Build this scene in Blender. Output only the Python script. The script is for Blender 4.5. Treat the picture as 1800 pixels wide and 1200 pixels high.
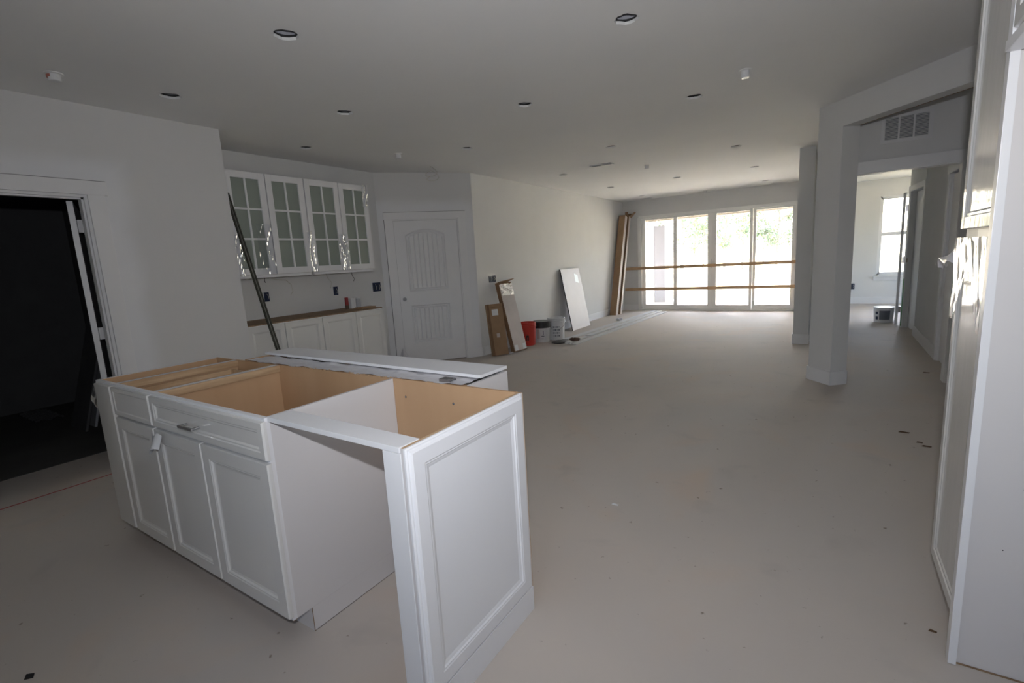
import bpy, bmesh, math, random
from mathutils import Vector, Matrix
random.seed(7)
PI = math.pi
for o in list(bpy.data.objects): bpy.data.objects.remove(o)
SC = bpy.context.scene
COL = SC.collection
H = 2.60            # ceiling height

# ------------------------------------------------------------------ camera
cd = bpy.data.cameras.new('camera'); cam = bpy.data.objects.new('camera', cd); COL.objects.link(cam)
cd.sensor_width = 36.0; cd.lens = 851.39/1800*36; cd.clip_start = 0.02; cd.clip_end = 500
r = Vector((0.83813858, 0.54250418, -0.05668282)); u = Vector((-0.04206077, 0.16788837, 0.98490831)); f = Vector((-0.54383326, 0.82310553, -0.16353186))
cam.matrix_world = Matrix(((r.x, u.x, -f.x, 0), (r.y, u.y, -f.y, 0), (r.z, u.z, -f.z, 1.358), (0, 0, 0, 1)))
SC.camera = cam

# ------------------------------------------------------------------ world, sun, windows, flash, exposure
W = bpy.data.worlds.new('world'); SC.world = W; W.use_nodes = True
wn = W.node_tree.nodes; wl = W.node_tree.links
sky = wn.new('ShaderNodeTexSky'); sky.sky_type = 'NISHITA'; sky.sun_disc = False
sky.sun_elevation = math.radians(48); sky.sun_rotation = math.radians(-35); sky.air_density = 1.0; sky.dust_density = 3.0
hs = wn.new('ShaderNodeHueSaturation'); hs.inputs['Saturation'].default_value = .8; wl.new(sky.outputs[0], hs.inputs['Color'])
wl.new(hs.outputs[0], wn['Background'].inputs[0]); wn['Background'].inputs[1].default_value = 0.5

def lamp(name, kind, loc, direction, energy, color=(1, 1, 1), **kw):
    l = bpy.data.lights.new(name, kind); o = bpy.data.objects.new(name, l); COL.objects.link(o)
    l.energy = energy; l.color = color; o.location = loc
    o.rotation_euler = Vector(direction).to_track_quat('-Z', 'Y').to_euler()
    for k, v in kw.items(): setattr(l, k, v)
    return o
lamp('sun', 'SUN', (-20, 40, 30), (0.42, -0.60, -0.78), 5.5, (1, .96, .88), angle=0.01)
def portal(name, loc, direction, sx, sy):
    o = lamp(name, 'AREA', loc, direction, 1.0, shape='RECTANGLE', size=sx, size_y=sy)
    o.data.cycles.is_portal = True
portal('portal_slider', (-2.2, 11.75, 1.15), (0, -1, 0), 3.2, 2.15)
portal('portal_bedroom', (1.29, 13.3, 1.4), (0, -1, 0), .95, 1.75)
portal('portal_bedroom_added', (4.3, 11.6, 1.4), (-1, 0, 0), 2.0, 1.6)  # sky portal for the added bedroom window
portal('portal_kitchen_added', (.35, -2.75, 1.6), (0, 1, 0), .8, .9)  # sky portal for the added kitchen window
# the photographer's flash, a little above the lens
lamp('camera_flash', 'AREA', (0.02, -0.03, 1.56), (-0.44, 0.82, 0.19), 4.3, (.92, .94, 1.0), shape='RECTANGLE', size=.04, size_y=.03, spread=math.radians(150))

SC.view_settings.view_transform = 'Standard'; SC.view_settings.look = 'None'
SC.view_settings.exposure = 2.67; SC.view_settings.gamma = 1.0
SC.view_settings.use_curve_mapping = False

# ------------------------------------------------------------------ materials
def mat(name, col, rough=.6, metal=0, noise=0, nscale=6, bump=0, bscale=60, coat=0, col2=None, stretch=None, spec=None, trans=0, alpha=1, ior=None):
    m = bpy.data.materials.new(name); m.use_nodes = True
    nt = m.node_tree; b = nt.nodes['Principled BSDF']
    b.inputs['Base Color'].default_value = (*col, 1); b.inputs['Roughness'].default_value = rough; b.inputs['Metallic'].default_value = metal
    if coat: b.inputs['Coat Weight'].default_value = coat; b.inputs['Coat Roughness'].default_value = .06
    if spec is not None: b.inputs['Specular IOR Level'].default_value = spec
    if trans: b.inputs['Transmission Weight'].default_value = trans
    if ior: b.inputs['IOR'].default_value = ior
    if alpha < 1: b.inputs['Alpha'].default_value = alpha
    if noise or col2 or bump:
        tc = nt.nodes.new('ShaderNodeTexCoord'); mp = nt.nodes.new('ShaderNodeMapping'); nt.links.new(tc.outputs['Object'], mp.inputs[0])
        if stretch: mp.inputs['Scale'].default_value = stretch
    if noise or col2:
        n = nt.nodes.new('ShaderNodeTexNoise'); n.inputs['Scale'].default_value = nscale; n.inputs['Detail'].default_value = 5
        nt.links.new(mp.outputs[0], n.inputs['Vector'])
        rp = nt.nodes.new('ShaderNodeValToRGB'); c2 = col2 or tuple(c*(1-noise) for c in col)
        rp.color_ramp.elements[0].position = .35; rp.color_ramp.elements[1].position = .65
        rp.color_ramp.elements[0].color = (*c2, 1); rp.color_ramp.elements[1].color = (*col, 1)
        nt.links.new(n.outputs['Fac'], rp.inputs[0]); nt.links.new(rp.outputs[0], b.inputs['Base Color'])
    if bump:
        n2 = nt.nodes.new('ShaderNodeTexNoise'); n2.inputs['Scale'].default_value = bscale; nt.links.new(mp.outputs[0], n2.inputs['Vector'])
        bp = nt.nodes.new('ShaderNodeBump'); bp.inputs['Strength'].default_value = bump; bp.inputs['Distance'].default_value = .002
        nt.links.new(n2.outputs['Fac'], bp.inputs['Height']); nt.links.new(bp.outputs[0], b.inputs['Normal'])
    return m

def film(name, tint=(.95, .97, 1), rough=.08, gloss=.35):
    m = bpy.data.materials.new(name); m.use_nodes = True; nt = m.node_tree; nt.nodes.clear()
    o = nt.nodes.new('ShaderNodeOutputMaterial'); t = nt.nodes.new('ShaderNodeBsdfTransparent'); t.inputs[0].default_value = (*tint, 1)
    g = nt.nodes.new('ShaderNodeBsdfGlossy'); g.inputs['Roughness'].default_value = rough
    fr = nt.nodes.new('ShaderNodeFresnel'); fr.inputs[0].default_value = 1.45
    ad = nt.nodes.new('ShaderNodeMath'); ad.operation = 'ADD'; ad.use_clamp = True; ad.inputs[1].default_value = gloss*.25
    mx = nt.nodes.new('ShaderNodeMixShader'); nt.links.new(fr.outputs[0], ad.inputs[0]); nt.links.new(ad.outputs[0], mx.inputs[0])
    nt.links.new(t.outputs[0], mx.inputs[1]); nt.links.new(g.outputs[0], mx.inputs[2]); nt.links.new(mx.outputs[0], o.inputs[0])
    return m

def floor_mat():
    m = mat('concrete_floor', (.44, .395, .345), .62, bump=.15, bscale=25)
    nt = m.node_tree; b = nt.nodes['Principled BSDF']
    tc = nt.nodes.new('ShaderNodeTexCoord')
    def noise(s, d, dist=0):
        n = nt.nodes.new('ShaderNodeTexNoise'); n.inputs['Scale'].default_value = s; n.inputs['Detail'].default_value = d
        n.inputs['Distortion'].default_value = dist; nt.links.new(tc.outputs['Object'], n.inputs['Vector']); return n
    def mix(a, bcol, fac, lo, hi, amount):
        rp = nt.nodes.new('ShaderNodeMapRange'); rp.inputs[1].default_value = lo; rp.inputs[2].default_value = hi; rp.inputs[4].default_value = amount
        nt.links.new(fac, rp.inputs[0]); mx = nt.nodes.new('ShaderNodeMix'); mx.data_type = 'RGBA'
        nt.links.new(rp.outputs[0], mx.inputs[0])
        if isinstance(a, tuple): mx.inputs[6].default_value = (*a, 1)
        else: nt.links.new(a, mx.inputs[6])
        mx.inputs[7].default_value = (*bcol, 1); return mx.outputs[2]
    c = mix((.58, .52, .465), (.52, .48, .445), noise(.5, 6, .6).outputs['Fac'], .42, .66, 1)
    c = mix(c, (.60, .485, .395), noise(1.1, 8, 1.2).outputs['Fac'], .56, .75, .7)
    c = mix(c, (.44, .405, .375), noise(3.2, 9, .4).outputs['Fac'], .60, .80, .7)
    c = mix(c, (.20, .15, .11), noise(24, 3).outputs['Fac'], .70, .76, .8)
    nt.links.new(c, b.inputs['Base Color'])
    n = noise(2.2, 6); rr = nt.nodes.new('ShaderNodeMapRange'); rr.inputs[3].default_value = .58; rr.inputs[4].default_value = .85; b.inputs['Specular IOR Level'].default_value = .35
    nt.links.new(n.outputs['Fac'], rr.inputs[0]); nt.links.new(rr.outputs[0], b.inputs['Roughness'])
    return m

M = dict(
    wall=mat('wall_paint', (.72, .72, .715), .75, noise=.03, nscale=2, bump=.08, bscale=140),
    ceil=mat('ceiling_paint', (.80, .80, .795), .9, noise=.02, nscale=1.5, bump=.1, bscale=120),
    trim=mat('white_trim_paint', (.80, .80, .81), .4, noise=.02),
    cab=mat('white_cabinet_paint', (.80, .80, .82), .32, noise=.015, nscale=3),
    cabgloss=mat('white_cabinet_under_film', (.71, .70, .68), .28, coat=.8),
    maple=mat('maple_veneer', (.54, .345, .20), .5, col2=(.49, .305, .17), nscale=5, stretch=(1, 1, .12)),
    mapledark=mat('raw_plywood_edge', (.33, .22, .13), .7, col2=(.22, .14, .08), nscale=30),
    rail=mat('pale_maple_rail', (.58, .40, .24), .55, col2=(.42, .27, .15), nscale=9, stretch=(4, .4, 4)),
    side=mat('white_melamine_side', (.66, .635, .63), .42, noise=.01),
    metal=mat('brushed_metal', (.36, .35, .35), .22, 1),
    steel=mat('dark_steel', (.12, .12, .10), .45, .8, noise=.3, nscale=30),
    steell=mat('light_steel', (.35, .35, .32), .4, .8),
    glassf=mat('frosted_green_glass', (.40, .45, .40), .22, trans=.25),
    dark=mat('dark_recess', (.03, .03, .03), .8),
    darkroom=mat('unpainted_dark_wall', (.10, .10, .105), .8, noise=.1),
    card=mat('brown_cardboard', (.36, .23, .13), .8, noise=.12, nscale=8),
    cardd=mat('dark_cardboard', (.24, .14, .075), .85, noise=.15, nscale=8),
    cardl=mat('cream_packing_and_lit_face', (.62, .55, .52), .45, noise=.1, nscale=4),
    board=mat('pinkish_white_board', (.54, .485, .49), .45, noise=.04),
    pine=mat('pine_batten', (.66, .45, .27), .6, col2=(.52, .33, .18), nscale=8, stretch=(.5, 6, 6)),
    red=mat('red_bucket_plastic', (.55, .045, .03), .35),
    white=mat('white_plastic', (.72, .72, .73), .35),
    bluebox=mat('blue_electrical_box', (.02, .035, .09), .5, noise=.4, nscale=90),
    wire=mat('white_wire', (.6, .58, .52), .5),
    wiredark=mat('dark_wire', (.05, .05, .05), .5),
    black=mat('black_plastic', (.02, .02, .022), .35, noise=.5, nscale=50),
    paper=mat('white_paper_label', (.75, .76, .76), .35),
    ink=mat('grey_ink', (.16, .17, .2), .6),
    rag=mat('brown_rag', (.13, .075, .05), .9, noise=.3, nscale=20),
    green=mat('green_tape', (.06, .30, .05), .6),
    redline=mat('red_chalk', (.42, .07, .07), .9),
    can=mat('shade_grey_can_lining', (.40, .40, .43), .6), gap=mat('unfilled_gap', (.30, .30, .31), .9), darkfloor=mat('dark_room_floor', (.10, .095, .09), .8, noise=.2, nscale=3),  # can lining: white housing darkened, the shade inside is put into its grey
    winframe=mat('white_vinyl_frame', (.88, .88, .86), .35),
    siding=mat('grey_siding', (.20, .21, .25), .7, noise=.04),
    extw=mat('white_exterior_trim', (.8, .8, .78), .6),
    soffit=mat('tan_porch_beam', (.26, .235, .20), .8),
    lawn=mat('dry_lawn', (.60, .52, .36), .95, col2=(.46, .42, .26), nscale=.6),
    patio=mat('patio_concrete', (.62, .60, .56), .85, noise=.08),
    bark=mat('pine_bark', (.24, .21, .18), .9, noise=.3, nscale=12),
    leaf=mat('leaf_green', (.15, .19, .10), .6, noise=.35, nscale=3),
    glass=film('clear_window_glass', (.97, .97, .97), .01, .0),
    film=film('clear_plastic_film', (.95, .96, .98), .14, .30),
    dusty=mat('dusty_plastic_film', (.74, .73, .76), .3, alpha=.88),
    cap=mat('orange_cap', (.45, .16, .12), .6),
    redcan=mat('red_label', (.30, .015, .015), .4),
    caulk=mat('silver_label', (.45, .46, .48), .35),
    leafdry=mat('dry_leaf', (.12, .07, .035), .9),
    floor=floor_mat(), plankpaint=mat('dusty_white_primer', (.60, .60, .60), .55, noise=.1),
)

def patched_wall(name, direction, a0, a1, zt, reach=.22):
    m = mat(name, (.72, .72, .715), .75, bump=.08, bscale=140); nt = m.node_tree; b = nt.nodes['Principled BSDF']
    def math_(op, x, y):
        n = nt.nodes.new('ShaderNodeMath'); n.operation = op
        for i, q in enumerate((x, y)):
            if q is None: continue
            if isinstance(q, (int, float)): n.inputs[i].default_value = q
            else: nt.links.new(q, n.inputs[i])
        return n.outputs[0]
    tc = nt.nodes.new('ShaderNodeTexCoord'); dp = nt.nodes.new('ShaderNodeVectorMath'); dp.operation = 'DOT_PRODUCT'; dp.inputs[1].default_value = direction
    nt.links.new(tc.outputs['Object'], dp.inputs[0]); sp = nt.nodes.new('ShaderNodeSeparateXYZ'); nt.links.new(tc.outputs['Object'], sp.inputs[0])
    da = math_('SUBTRACT', math_('ABSOLUTE', math_('SUBTRACT', dp.outputs['Value'], (a0+a1)/2), None), abs(a1-a0)/2)
    dd = math_('MAXIMUM', da, math_('SUBTRACT', sp.outputs[2], zt))
    ns = nt.nodes.new('ShaderNodeTexNoise'); ns.inputs['Scale'].default_value = 3; nt.links.new(tc.outputs['Object'], ns.inputs['Vector'])
    dd = math_('ADD', dd, math_('MULTIPLY', math_('SUBTRACT', ns.outputs['Fac'], .5), .12))
    mr = nt.nodes.new('ShaderNodeMapRange'); mr.interpolation_type = 'SMOOTHSTEP'; mr.inputs[1].default_value = reach*.25; mr.inputs[2].default_value = reach; nt.links.new(dd, mr.inputs[0])
    mx = nt.nodes.new('ShaderNodeMix'); mx.data_type = 'RGBA'; mx.inputs[6].default_value = (.775, .78, .80, 1); mx.inputs[7].default_value = (.68, .675, .67, 1)
    nt.links.new(mr.outputs[0], mx.inputs[0]); nt.links.new(mx.outputs[2], b.inputs['Base Color']); return m

# ------------------------------------------------------------------ builders
ORG = {}
def thing(name, label, cat, loc=(0, 0, 0), group=None):
    o = bpy.data.objects.new(name, None); o.empty_display_size = .1; COL.objects.link(o); o.location = loc
    o['label'] = label; o['category'] = cat
    if group: o['group'] = group
    ORG[o.name] = Vector(loc); return o
def tag(o, label, cat, group=None, kind=None):
    o['label'] = label; o['category'] = cat
    if group: o['group'] = group
    if kind: o['kind'] = kind
    return o
class MB:
    """collects shapes given in world coordinates (or in a local frame T) as one mesh"""
    def __init__(s, T=None): s.bm = bmesh.new(); s.T = T; s.bev = 0
    def _v(s, p):
        p = Vector(p); return s.bm.verts.new(s.T @ p if s.T else p)
    def hexa(s, p, bev=0):
        v = [s._v(q) for q in p]; F = []
        for i in ((0, 3, 2, 1), (4, 5, 6, 7), (0, 1, 5, 4), (1, 2, 6, 5), (2, 3, 7, 6), (3, 0, 4, 7)): F.append(s.bm.faces.new([v[j] for j in i]))
        if bev:
            E = list({e for q in F for e in q.edges})
            bmesh.ops.bevel(s.bm, geom=E, offset=bev, segments=2, affect='EDGES', profile=.7)
        return s
    def box(s, x0, x1, y0, y1, z0, z1, bev=0):
        return s.hexa([(x0, y0, z0), (x1, y0, z0), (x1, y1, z0), (x0, y1, z0), (x0, y0, z1), (x1, y0, z1), (x1, y1, z1), (x0, y1, z1)], bev)
    def prism(s, poly, z0, z1):
        a = [s._v((x, y, z0)) for x, y in poly]; b = [s._v((x, y, z1)) for x, y in poly]; n = len(poly)
        s.bm.faces.new(a[::-1]); s.bm.faces.new(b)
        for i in range(n): s.bm.faces.new((a[i], a[(i+1) % n], b[(i+1) % n], b[i]))
        return s
    def lathe(s, prof, c=(0, 0, 0), n=24, closed=True):
        rings = []
        for rr, z in prof: rings.append([s._v((c[0]+rr*math.cos(2*PI*i/n), c[1]+rr*math.sin(2*PI*i/n), c[2]+z)) for i in range(n)])
        for A, B in zip(rings, rings[1:]):
            for i in range(n): s.bm.faces.new((A[i], A[(i+1) % n], B[(i+1) % n], B[i]))
        if closed: s.bm.faces.new(rings[0][::-1]); s.bm.faces.new(rings[-1])
        return s
    def tube(s, pts, rad, n=8):
        P = [Vector(p) for p in pts]; rings = []
        for i, p in enumerate(P):
            d = (P[min(i+1, len(P)-1)]-P[max(i-1, 0)]).normalized()
            a = d.cross(Vector((0, 0, 1)));
            if a.length < .05: a = d.cross(Vector((1, 0, 0)))
            a.normalize(); b = d.cross(a)
            rr = rad[i] if isinstance(rad, (list, tuple)) else rad
            rings.append([s._v(p+(a*math.cos(2*PI*k/n)+b*math.sin(2*PI*k/n))*rr) for k in range(n)])
        for A, B in zip(rings, rings[1:]):
            for i in range(n): s.bm.faces.new((A[i], A[(i+1) % n], B[(i+1) % n], B[i]))
        s.bm.faces.new(rings[0][::-1]); s.bm.faces.new(rings[-1]); return s
    def rings(s, u0, u1, v0, v1, prof, arch=0, back=0.0, seg=1):
        """panel in the local (u,v,w) frame: concentric rectangles, prof = [(inset, w)...]; arch lifts the top of rings from the index given"""
        R = []
        L = [(0, back)]+list(prof)
        for k, (i, w) in enumerate(L):
            R.append([s._v(p) for p in ((u0+i, v0+i, w), (u1-i, v0+i, w), (u1-i, v1-i, w), (u0+i, v1-i, w))])
        s.bm.faces.new(R[0][::-1]); s.bm.faces.new(R[-1])
        for A, B in zip(R, R[1:]):
            for i in range(4): s.bm.faces.new((A[i], A[(i+1) % 4], B[(i+1) % 4], B[i]))
        return s
    def grid(s, nu, nv, fn):
        V = [[s._v(fn(i/nu, j/nv)) for j in range(nv+1)] for i in range(nu+1)]
        for i in range(nu):
            for j in range(nv): s.bm.faces.new((V[i][j], V[i+1][j], V[i+1][j+1], V[i][j+1]))
        return s
    def build(s, name, m, parent=None, smooth=False, org=None):
        bmesh.ops.recalc_face_normals(s.bm, faces=s.bm.faces)
        o0 = ORG.get(parent.name, Vector((0, 0, 0))) if parent else (Vector(org) if org else Vector((0, 0, 0)))
        for v in s.bm.verts: v.co -= o0
        me = bpy.data.meshes.new(name); s.bm.to_mesh(me); s.bm.free()
        if smooth:
            for p in me.polygons: p.use_smooth = True
        me.materials.append(m if not isinstance(m, str) else M[m])
        o = bpy.data.objects.new(name, me); COL.objects.link(o)
        if parent: o.parent = parent
        elif org: o.location = org
        ORG[o.name] = o0; return o
def struct(name, mb, m, parent=None):
    o = mb.build(name, m, parent)
    if not parent: o['kind'] = 'structure'
    return o
def frame(o, uu, vv, ww):   # local (u,v,w) -> world
    uu, vv, ww = Vector(uu), Vector(vv), Vector(ww); o = Vector(o)
    return Matrix(((uu.x, vv.x, ww.x, o.x), (uu.y, vv.y, ww.y, o.y), (uu.z, vv.z, ww.z, o.z), (0, 0, 0, 1)))
def B(*a, **k): return MB().box(*a, **k)

# ------------------------------------------------------------------ SHELL
XR = 1.03
struct('floor', B(-9, 4.2, -3, 13.3, -.12, 0), 'floor')
# ceiling with real cut-outs for the recessed cans
CANS = [(-2.46, 1.73), (-.972, 2.762), (-3.828, 1.741), (-3.30, 2.766), (-2.128, 3.613), (-.993, 4.417), (-4.486, 3.226), (-3.39, 4.458),
        (-2.193, 5.64), (-1.037, 6.849), (-3.443, 6.877), (-3.471, 8.852), (-3.511, 10.775), (-2.252, 8.796), (-1.062, 8.787), (-1.099, 10.767)]
def ceiling():
    me_c = MB(); me_c.box(-9, 4.2, -3, 13.3, H, H+.016); c = me_c.build('ceiling', 'ceil')
    cut = MB()
    for k, (x, y) in enumerate(CANS):
        n = 22; rr = random.Random(k)
        poly = []
        for i in range(n):
            a = 2*PI*i/n; q = .062+(rr.uniform(-.005, .006) if k < 8 else rr.uniform(-.002, .002))
            poly.append((x+q*math.cos(a), y+q*math.sin(a)))
        cut.prism(poly, H-.05, H+.05)
    co = cut.build('cut', 'ceil')
    md = c.modifiers.new('b', 'BOOLEAN'); md.operation = 'DIFFERENCE'; md.solver = 'EXACT'; md.object = co
    dg = bpy.context.evaluated_depsgraph_get(); dg.update()
    me = bpy.data.meshes.new_from_object(c.evaluated_get(dg)); c.modifiers.clear(); c.data = me
    bpy.data.objects.remove(co); c['kind'] = 'structure'
ceiling()
struct('trim_roof', B(-9.2, 4.4, -3.2, 13.5, H+.30, H+.42), 'extw')

# living room
struct('wall_left', B(-4.40, -4.25, 5.62, 11.70, 0, H), 'wall')
SX0, SX1, SZ = -3.86, -.57, 2.19      # slider opening
w = MB(); w.box(-4.25, SX0, 11.58, 11.72, 0, H); w.box(SX0, SX1, 11.58, 11.72, SZ, H); w.box(SX1, -.21, 11.58, 11.72, 0, H)
struct('wall_far', w, 'wall')
struct('wall_right', B(-.395, -.215, 7.70, 13.1, 0, H), 'wall')
# diagonal wall with the door
D0 = Vector((-5.07, 4.60, 0)); DD = Vector((.82, 1.02, 0)).normalized(); DN = Vector((DD.y, -DD.x, 0)); DL = Vector((.82, 1.02)).length
TD = frame(D0, DD, (0, 0, 1), DN)      # u along wall, v up, w out into the room
w = MB(TD); du0, du1, dz = .185, 1.085, 1.995
w.box(0, du0, 0, H, -.12, 0); w.box(du1, DL, 0, H, -.12, 0); w.box(du0, du1, dz, H, -.12, 0)
_o = D0.dot(DD); struct('wall_diagonal', w, patched_wall('wall_paint_primed_corner', tuple(DD), _o+du0-.1, _o+du1+.1, dz+.09))
# alcove and kitchen left wall
w = MB(); w.box(-5.20, -5.07, 2.20, 4.75, 0, H)
struct('wall_alcove', w, 'wall'); struct('wall_alcove_return', B(-5.07, -4.52, 2.20, 2.335, 0, H), 'wall')
XK = -4.40; KY0, KY1, KZ = .40, 1.352, 1.985
w = MB(); w.box(XK-.12, XK, -3, KY0, 0, H); w.box(XK-.12, XK, KY1, 2.335, 0, H); w.box(XK-.12, XK, KY0, KY1, KZ, H)
struct('wall_kitchen_left', w, patched_wall('wall_paint_primed_doorway', (0, 1, 0), KY0-.1, KY1+.1, KZ+.09))
# dark room behind the left doorway
w = MB(); w.box(-7.6, -7.5, -3, 4, 0, H); w.box(-7.5, -4.52, 2.05, 2.15, 0, H); w.box(-7.5, -4.52, -1.2, -1.1, 0, H)
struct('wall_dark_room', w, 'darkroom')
# kitchen back wall with the added window, right wall
w = MB(); w.box(-9, -.05, -2.62, -2.5, 0, H); w.box(.75, 4.2, -2.62, -2.5, 0, H); w.box(-.05, .75, -2.62, -2.5, 0, 1.15); w.box(-.05, .75, -2.62, -2.5, 2.05, H)
struct('wall_back', w, 'wall')
w = MB(); w.box(XR, XR+.12, -3, 6.22, 0, H); w.box(XR, XR+.12, 6.98, 8.72, 0, H); w.box(XR, XR+.12, 6.22, 6.98, 2.0, H)
struct('wall_hall_right', w, 'wall')
# diagonal header and column
HD = Vector((.66, -.75, 0)).normalized(); HN = Vector((.75, .66, 0)).normalized()
TH = frame((.045, 5.455, 0), HD, HN, (0, 0, 1))   # u along header, v thickness, w up
struct('wall_column', MB(TH).box(-.285, 0, 0, .172, 0, H), 'wall')
w = MB(TH); w.box(0, 1.62, 0, .135, 2.37, H); struct('wall_header', w, 'wall')
struct('trim_1', MB(TH).box(0, 1.62, .135, .172, 2.375, H), 'mapledark')
w = MB(TH); w.box(-.285, .012, -.013, 0, 0, .135, bev=.003); w.box(0, .013, -.013, .172, 0, .135, bev=.003); w.box(-.298, -.285, -.013, .172, 0, .135, bev=.003)
struct('baseboard_column', w, 'trim')
# wall with the return grille
w = MB(); w.box(-.06, .08, 5.90, 6.02, 0, H); w.box(.945, XR, 5.90, 6.02, 0, H); w.box(.08, .945, 5.90, 6.02, 1.995, H)
struct('wall_grille', w, 'wall')
w = MB(); w.box(-.02, .08, 5.882, 5.90, 0, 1.995, bev=.002); w.box(.945, 1.02, 5.882, 5.90, 0, 1.995, bev=.002); w.box(-.03, 1.028, 5.880, 5.90, 1.995, 2.095, bev=.002)
w.box(.935, .945, 5.89, 6.02, 0, 1.985); w.box(.08, .945, 5.89, 6.02, 1.985, 1.995)
struct('trim_2', w, 'trim')
# hall end: angled wall with a doorway, bedroom walls
struct('wall_hall_added_stub', B(-.215, .26, 9.62, 9.72, 0, H), 'wall')  # unseen stub wall added to keep bedroom light out of the hall
HE0 = Vector((1.045, 8.72, 0)); HE1 = Vector((.965, 9.65, 0)); he = (HE1-HE0).normalized(); hn = Vector((-he.y, he.x, 0)); hl = (HE1-HE0).length
TE = frame(HE0, he, (0, 0, 1), hn)
w = MB(TE); w.box(0, .10, 0, H, -.1, 0); w.box(.80, hl, 0, H, -.1, 0); w.box(.10, .80, 2.04, H, -.1, 0)
struct('wall_hall_end', w, 'wall')
w = MB(TE); w.box(.02, .10, 0, 2.04, 0, .016, bev=.002); w.box(.80, .90, 0, 2.04, 0, .016, bev=.002); w.box(.02, .92, 2.04, 2.12, 0, .018, bev=.002)
struct('trim_3', w, 'trim')
w = MB(); w.box(.97, 4.2, 9.62, 9.70, 0, H)
struct('wall_bedroom_near', w, 'wall'); w = MB(); w.box(4.1, 4.2, 9.70, 10.6, 0, H); w.box(4.1, 4.2, 12.6, 13.1, 0, H); w.box(4.1, 4.2, 10.6, 12.6, 0, .6); w.box(4.1, 4.2, 10.6, 12.6, 2.2, H); struct('wall_bedroom_right', w, 'wall')
w = MB(); w.box(4.13, 4.17, 10.6, 10.64, .6, 2.2); w.box(4.13, 4.17, 12.56, 12.6, .6, 2.2); w.box(4.13, 4.17, 11.58, 11.62, .6, 2.2); w.box(4.13, 4.17, 10.64, 12.56, .6, .64); w.box(4.13, 4.17, 10.64, 12.56, 2.16, 2.2)
w4 = struct('window_bedroom_added', w, 'trim'); B(4.148, 4.152, 10.64, 12.56, .64, 2.16).build('glass_pane', 'glass', w4)  # unseen side window added to brighten the bedroom
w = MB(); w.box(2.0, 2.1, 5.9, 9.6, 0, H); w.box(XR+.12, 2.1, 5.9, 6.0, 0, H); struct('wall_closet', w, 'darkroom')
BX0, BX1, BZ0, BZ1 = .835, 1.76, .60, 2.25
w = MB(); w.box(-.5, BX0, 13.1, 13.24, 0, H); w.box(BX1, 4.2, 13.1, 13.24, 0, H); w.box(BX0, BX1, 13.1, 13.24, 0, BZ0); w.box(BX0, BX1, 13.1, 13.24, BZ1, H)
struct('wall_bedroom_far', w, 'wall')
w = MB(); w.box(-9.1, -9, -3, 13.2, 0, H); w.box(-9, -4.40, 11.6, 11.7, 0, H); w.box(4.1, 4.2, -3, 9.70, 0, H)
struct('wall_outer', w, 'wall')

# baseboards
def bb(name, *boxes):
    w = MB()
    for b in boxes: w.box(*b, bev=.003)
    struct(name, w, 'trim')
bb('baseboard_left', (-4.25, -4.235, 5.63, 11.58, 0, .135))
bb('baseboard_far', (-4.235, SX0-.02, 11.565, 11.58, 0, .135))
bb('baseboard_right', (-.408, -.395, 7.69, 11.58, 0, .135), (-.408, -.202, 7.686, 7.70, 0, .135), (-.215, -.202, 7.69, 13.1, 0, .135))
bb('baseboard_hall', (XR-.014, XR, 7.07, 8.72, 0, .14), (XR-.014, XR, 4.4, 5.88, 0, .14))
bb('baseboard_bedroom', (-.2, 4.1, 13.085, 13.1, 0, .14))
w = MB(TD); w.box(du1+.10, DL, 0, .135, 0, .014, bev=.003); w.box(0, du0-.10, 0, .135, 0, .014, bev=.003); struct('baseboard_diagonal', w, 'trim')
# hall side door (closed) with casing
w = MB(); w.box(XR-.016, XR, 6.12, 6.22, 0, 2.0, bev=.002); w.box(XR-.016, XR, 6.98, 7.07, 0, 2.0, bev=.002); w.box(XR-.018, XR, 6.11, 7.08, 2.0, 2.09, bev=.002)
w.box(XR, XR+.1, 6.22, 6.235, 0, 2.0); w.box(XR, XR+.1, 6.965, 6.98, 0, 2.0)
struct('trim_4', w, 'trim')
d = MB(frame((XR+.055, 0, 0), (0, 1, 0), (0, 0, 1), (-1, 0, 0)))
d.rings(6.238, 6.962, .01, 1.99, [(0, .035)], back=0)
struct('door_3', d, 'trim')

# ------------------------------------------------------------------ DOOR on the diagonal wall
w = MB(TD)
w.box(du0-.10, du0, 0, dz, 0, .018, bev=.002); w.box(du1, du1+.10, 0, dz, 0, .018, bev=.002); w.box(du0-.11, du1+.11, dz, dz+.09, 0, .022, bev=.002)
w.box(du0, du0+.015, 0, dz, -.12, 0); w.box(du1-.015, du1, 0, dz, -.12, 0); w.box(du0, du1, dz-.015, dz, -.12, 0)
struct('trim_5', w, 'trim')
w = MB(TD); w.box(du0-.108, du1+.108, dz+.0905, dz+.097, 0, .004); w.box(du0-.108, du0-.1005, 0, dz, 0, .004); w.box(du0+.0155, du0+.018, 0, dz-.018, -.04, -.012); w.box(du0+.018, du1-.018, dz-.018, dz-.0155, -.04, -.012); w.box(du1-.018, du1-.0155, 0, dz-.018, -.04, -.012)
struct('trim_9', w, 'gap')
door = MB(TD)
a0, a1, z0, z1 = du0+.018, du1-.018, .012, dz-.018
w0 = -.045; wf = -.010
def panel_outline(u0, u1, v0, v1, rise, inset, n=12):
    P = [(u0+inset, v0+inset), (u1-inset, v0+inset)]
    for i in range(n+1):
        t = i/n; uu = (u1-inset)+(u0-u1+2*inset)*t
        P.append((uu, v1-inset+rise*(1-(2*t-1)**2)))
    return P
PAN = [(.345, .885, 1.02, 1.785, .075), (.345, .885, .30, .825, 0.0)]
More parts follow.
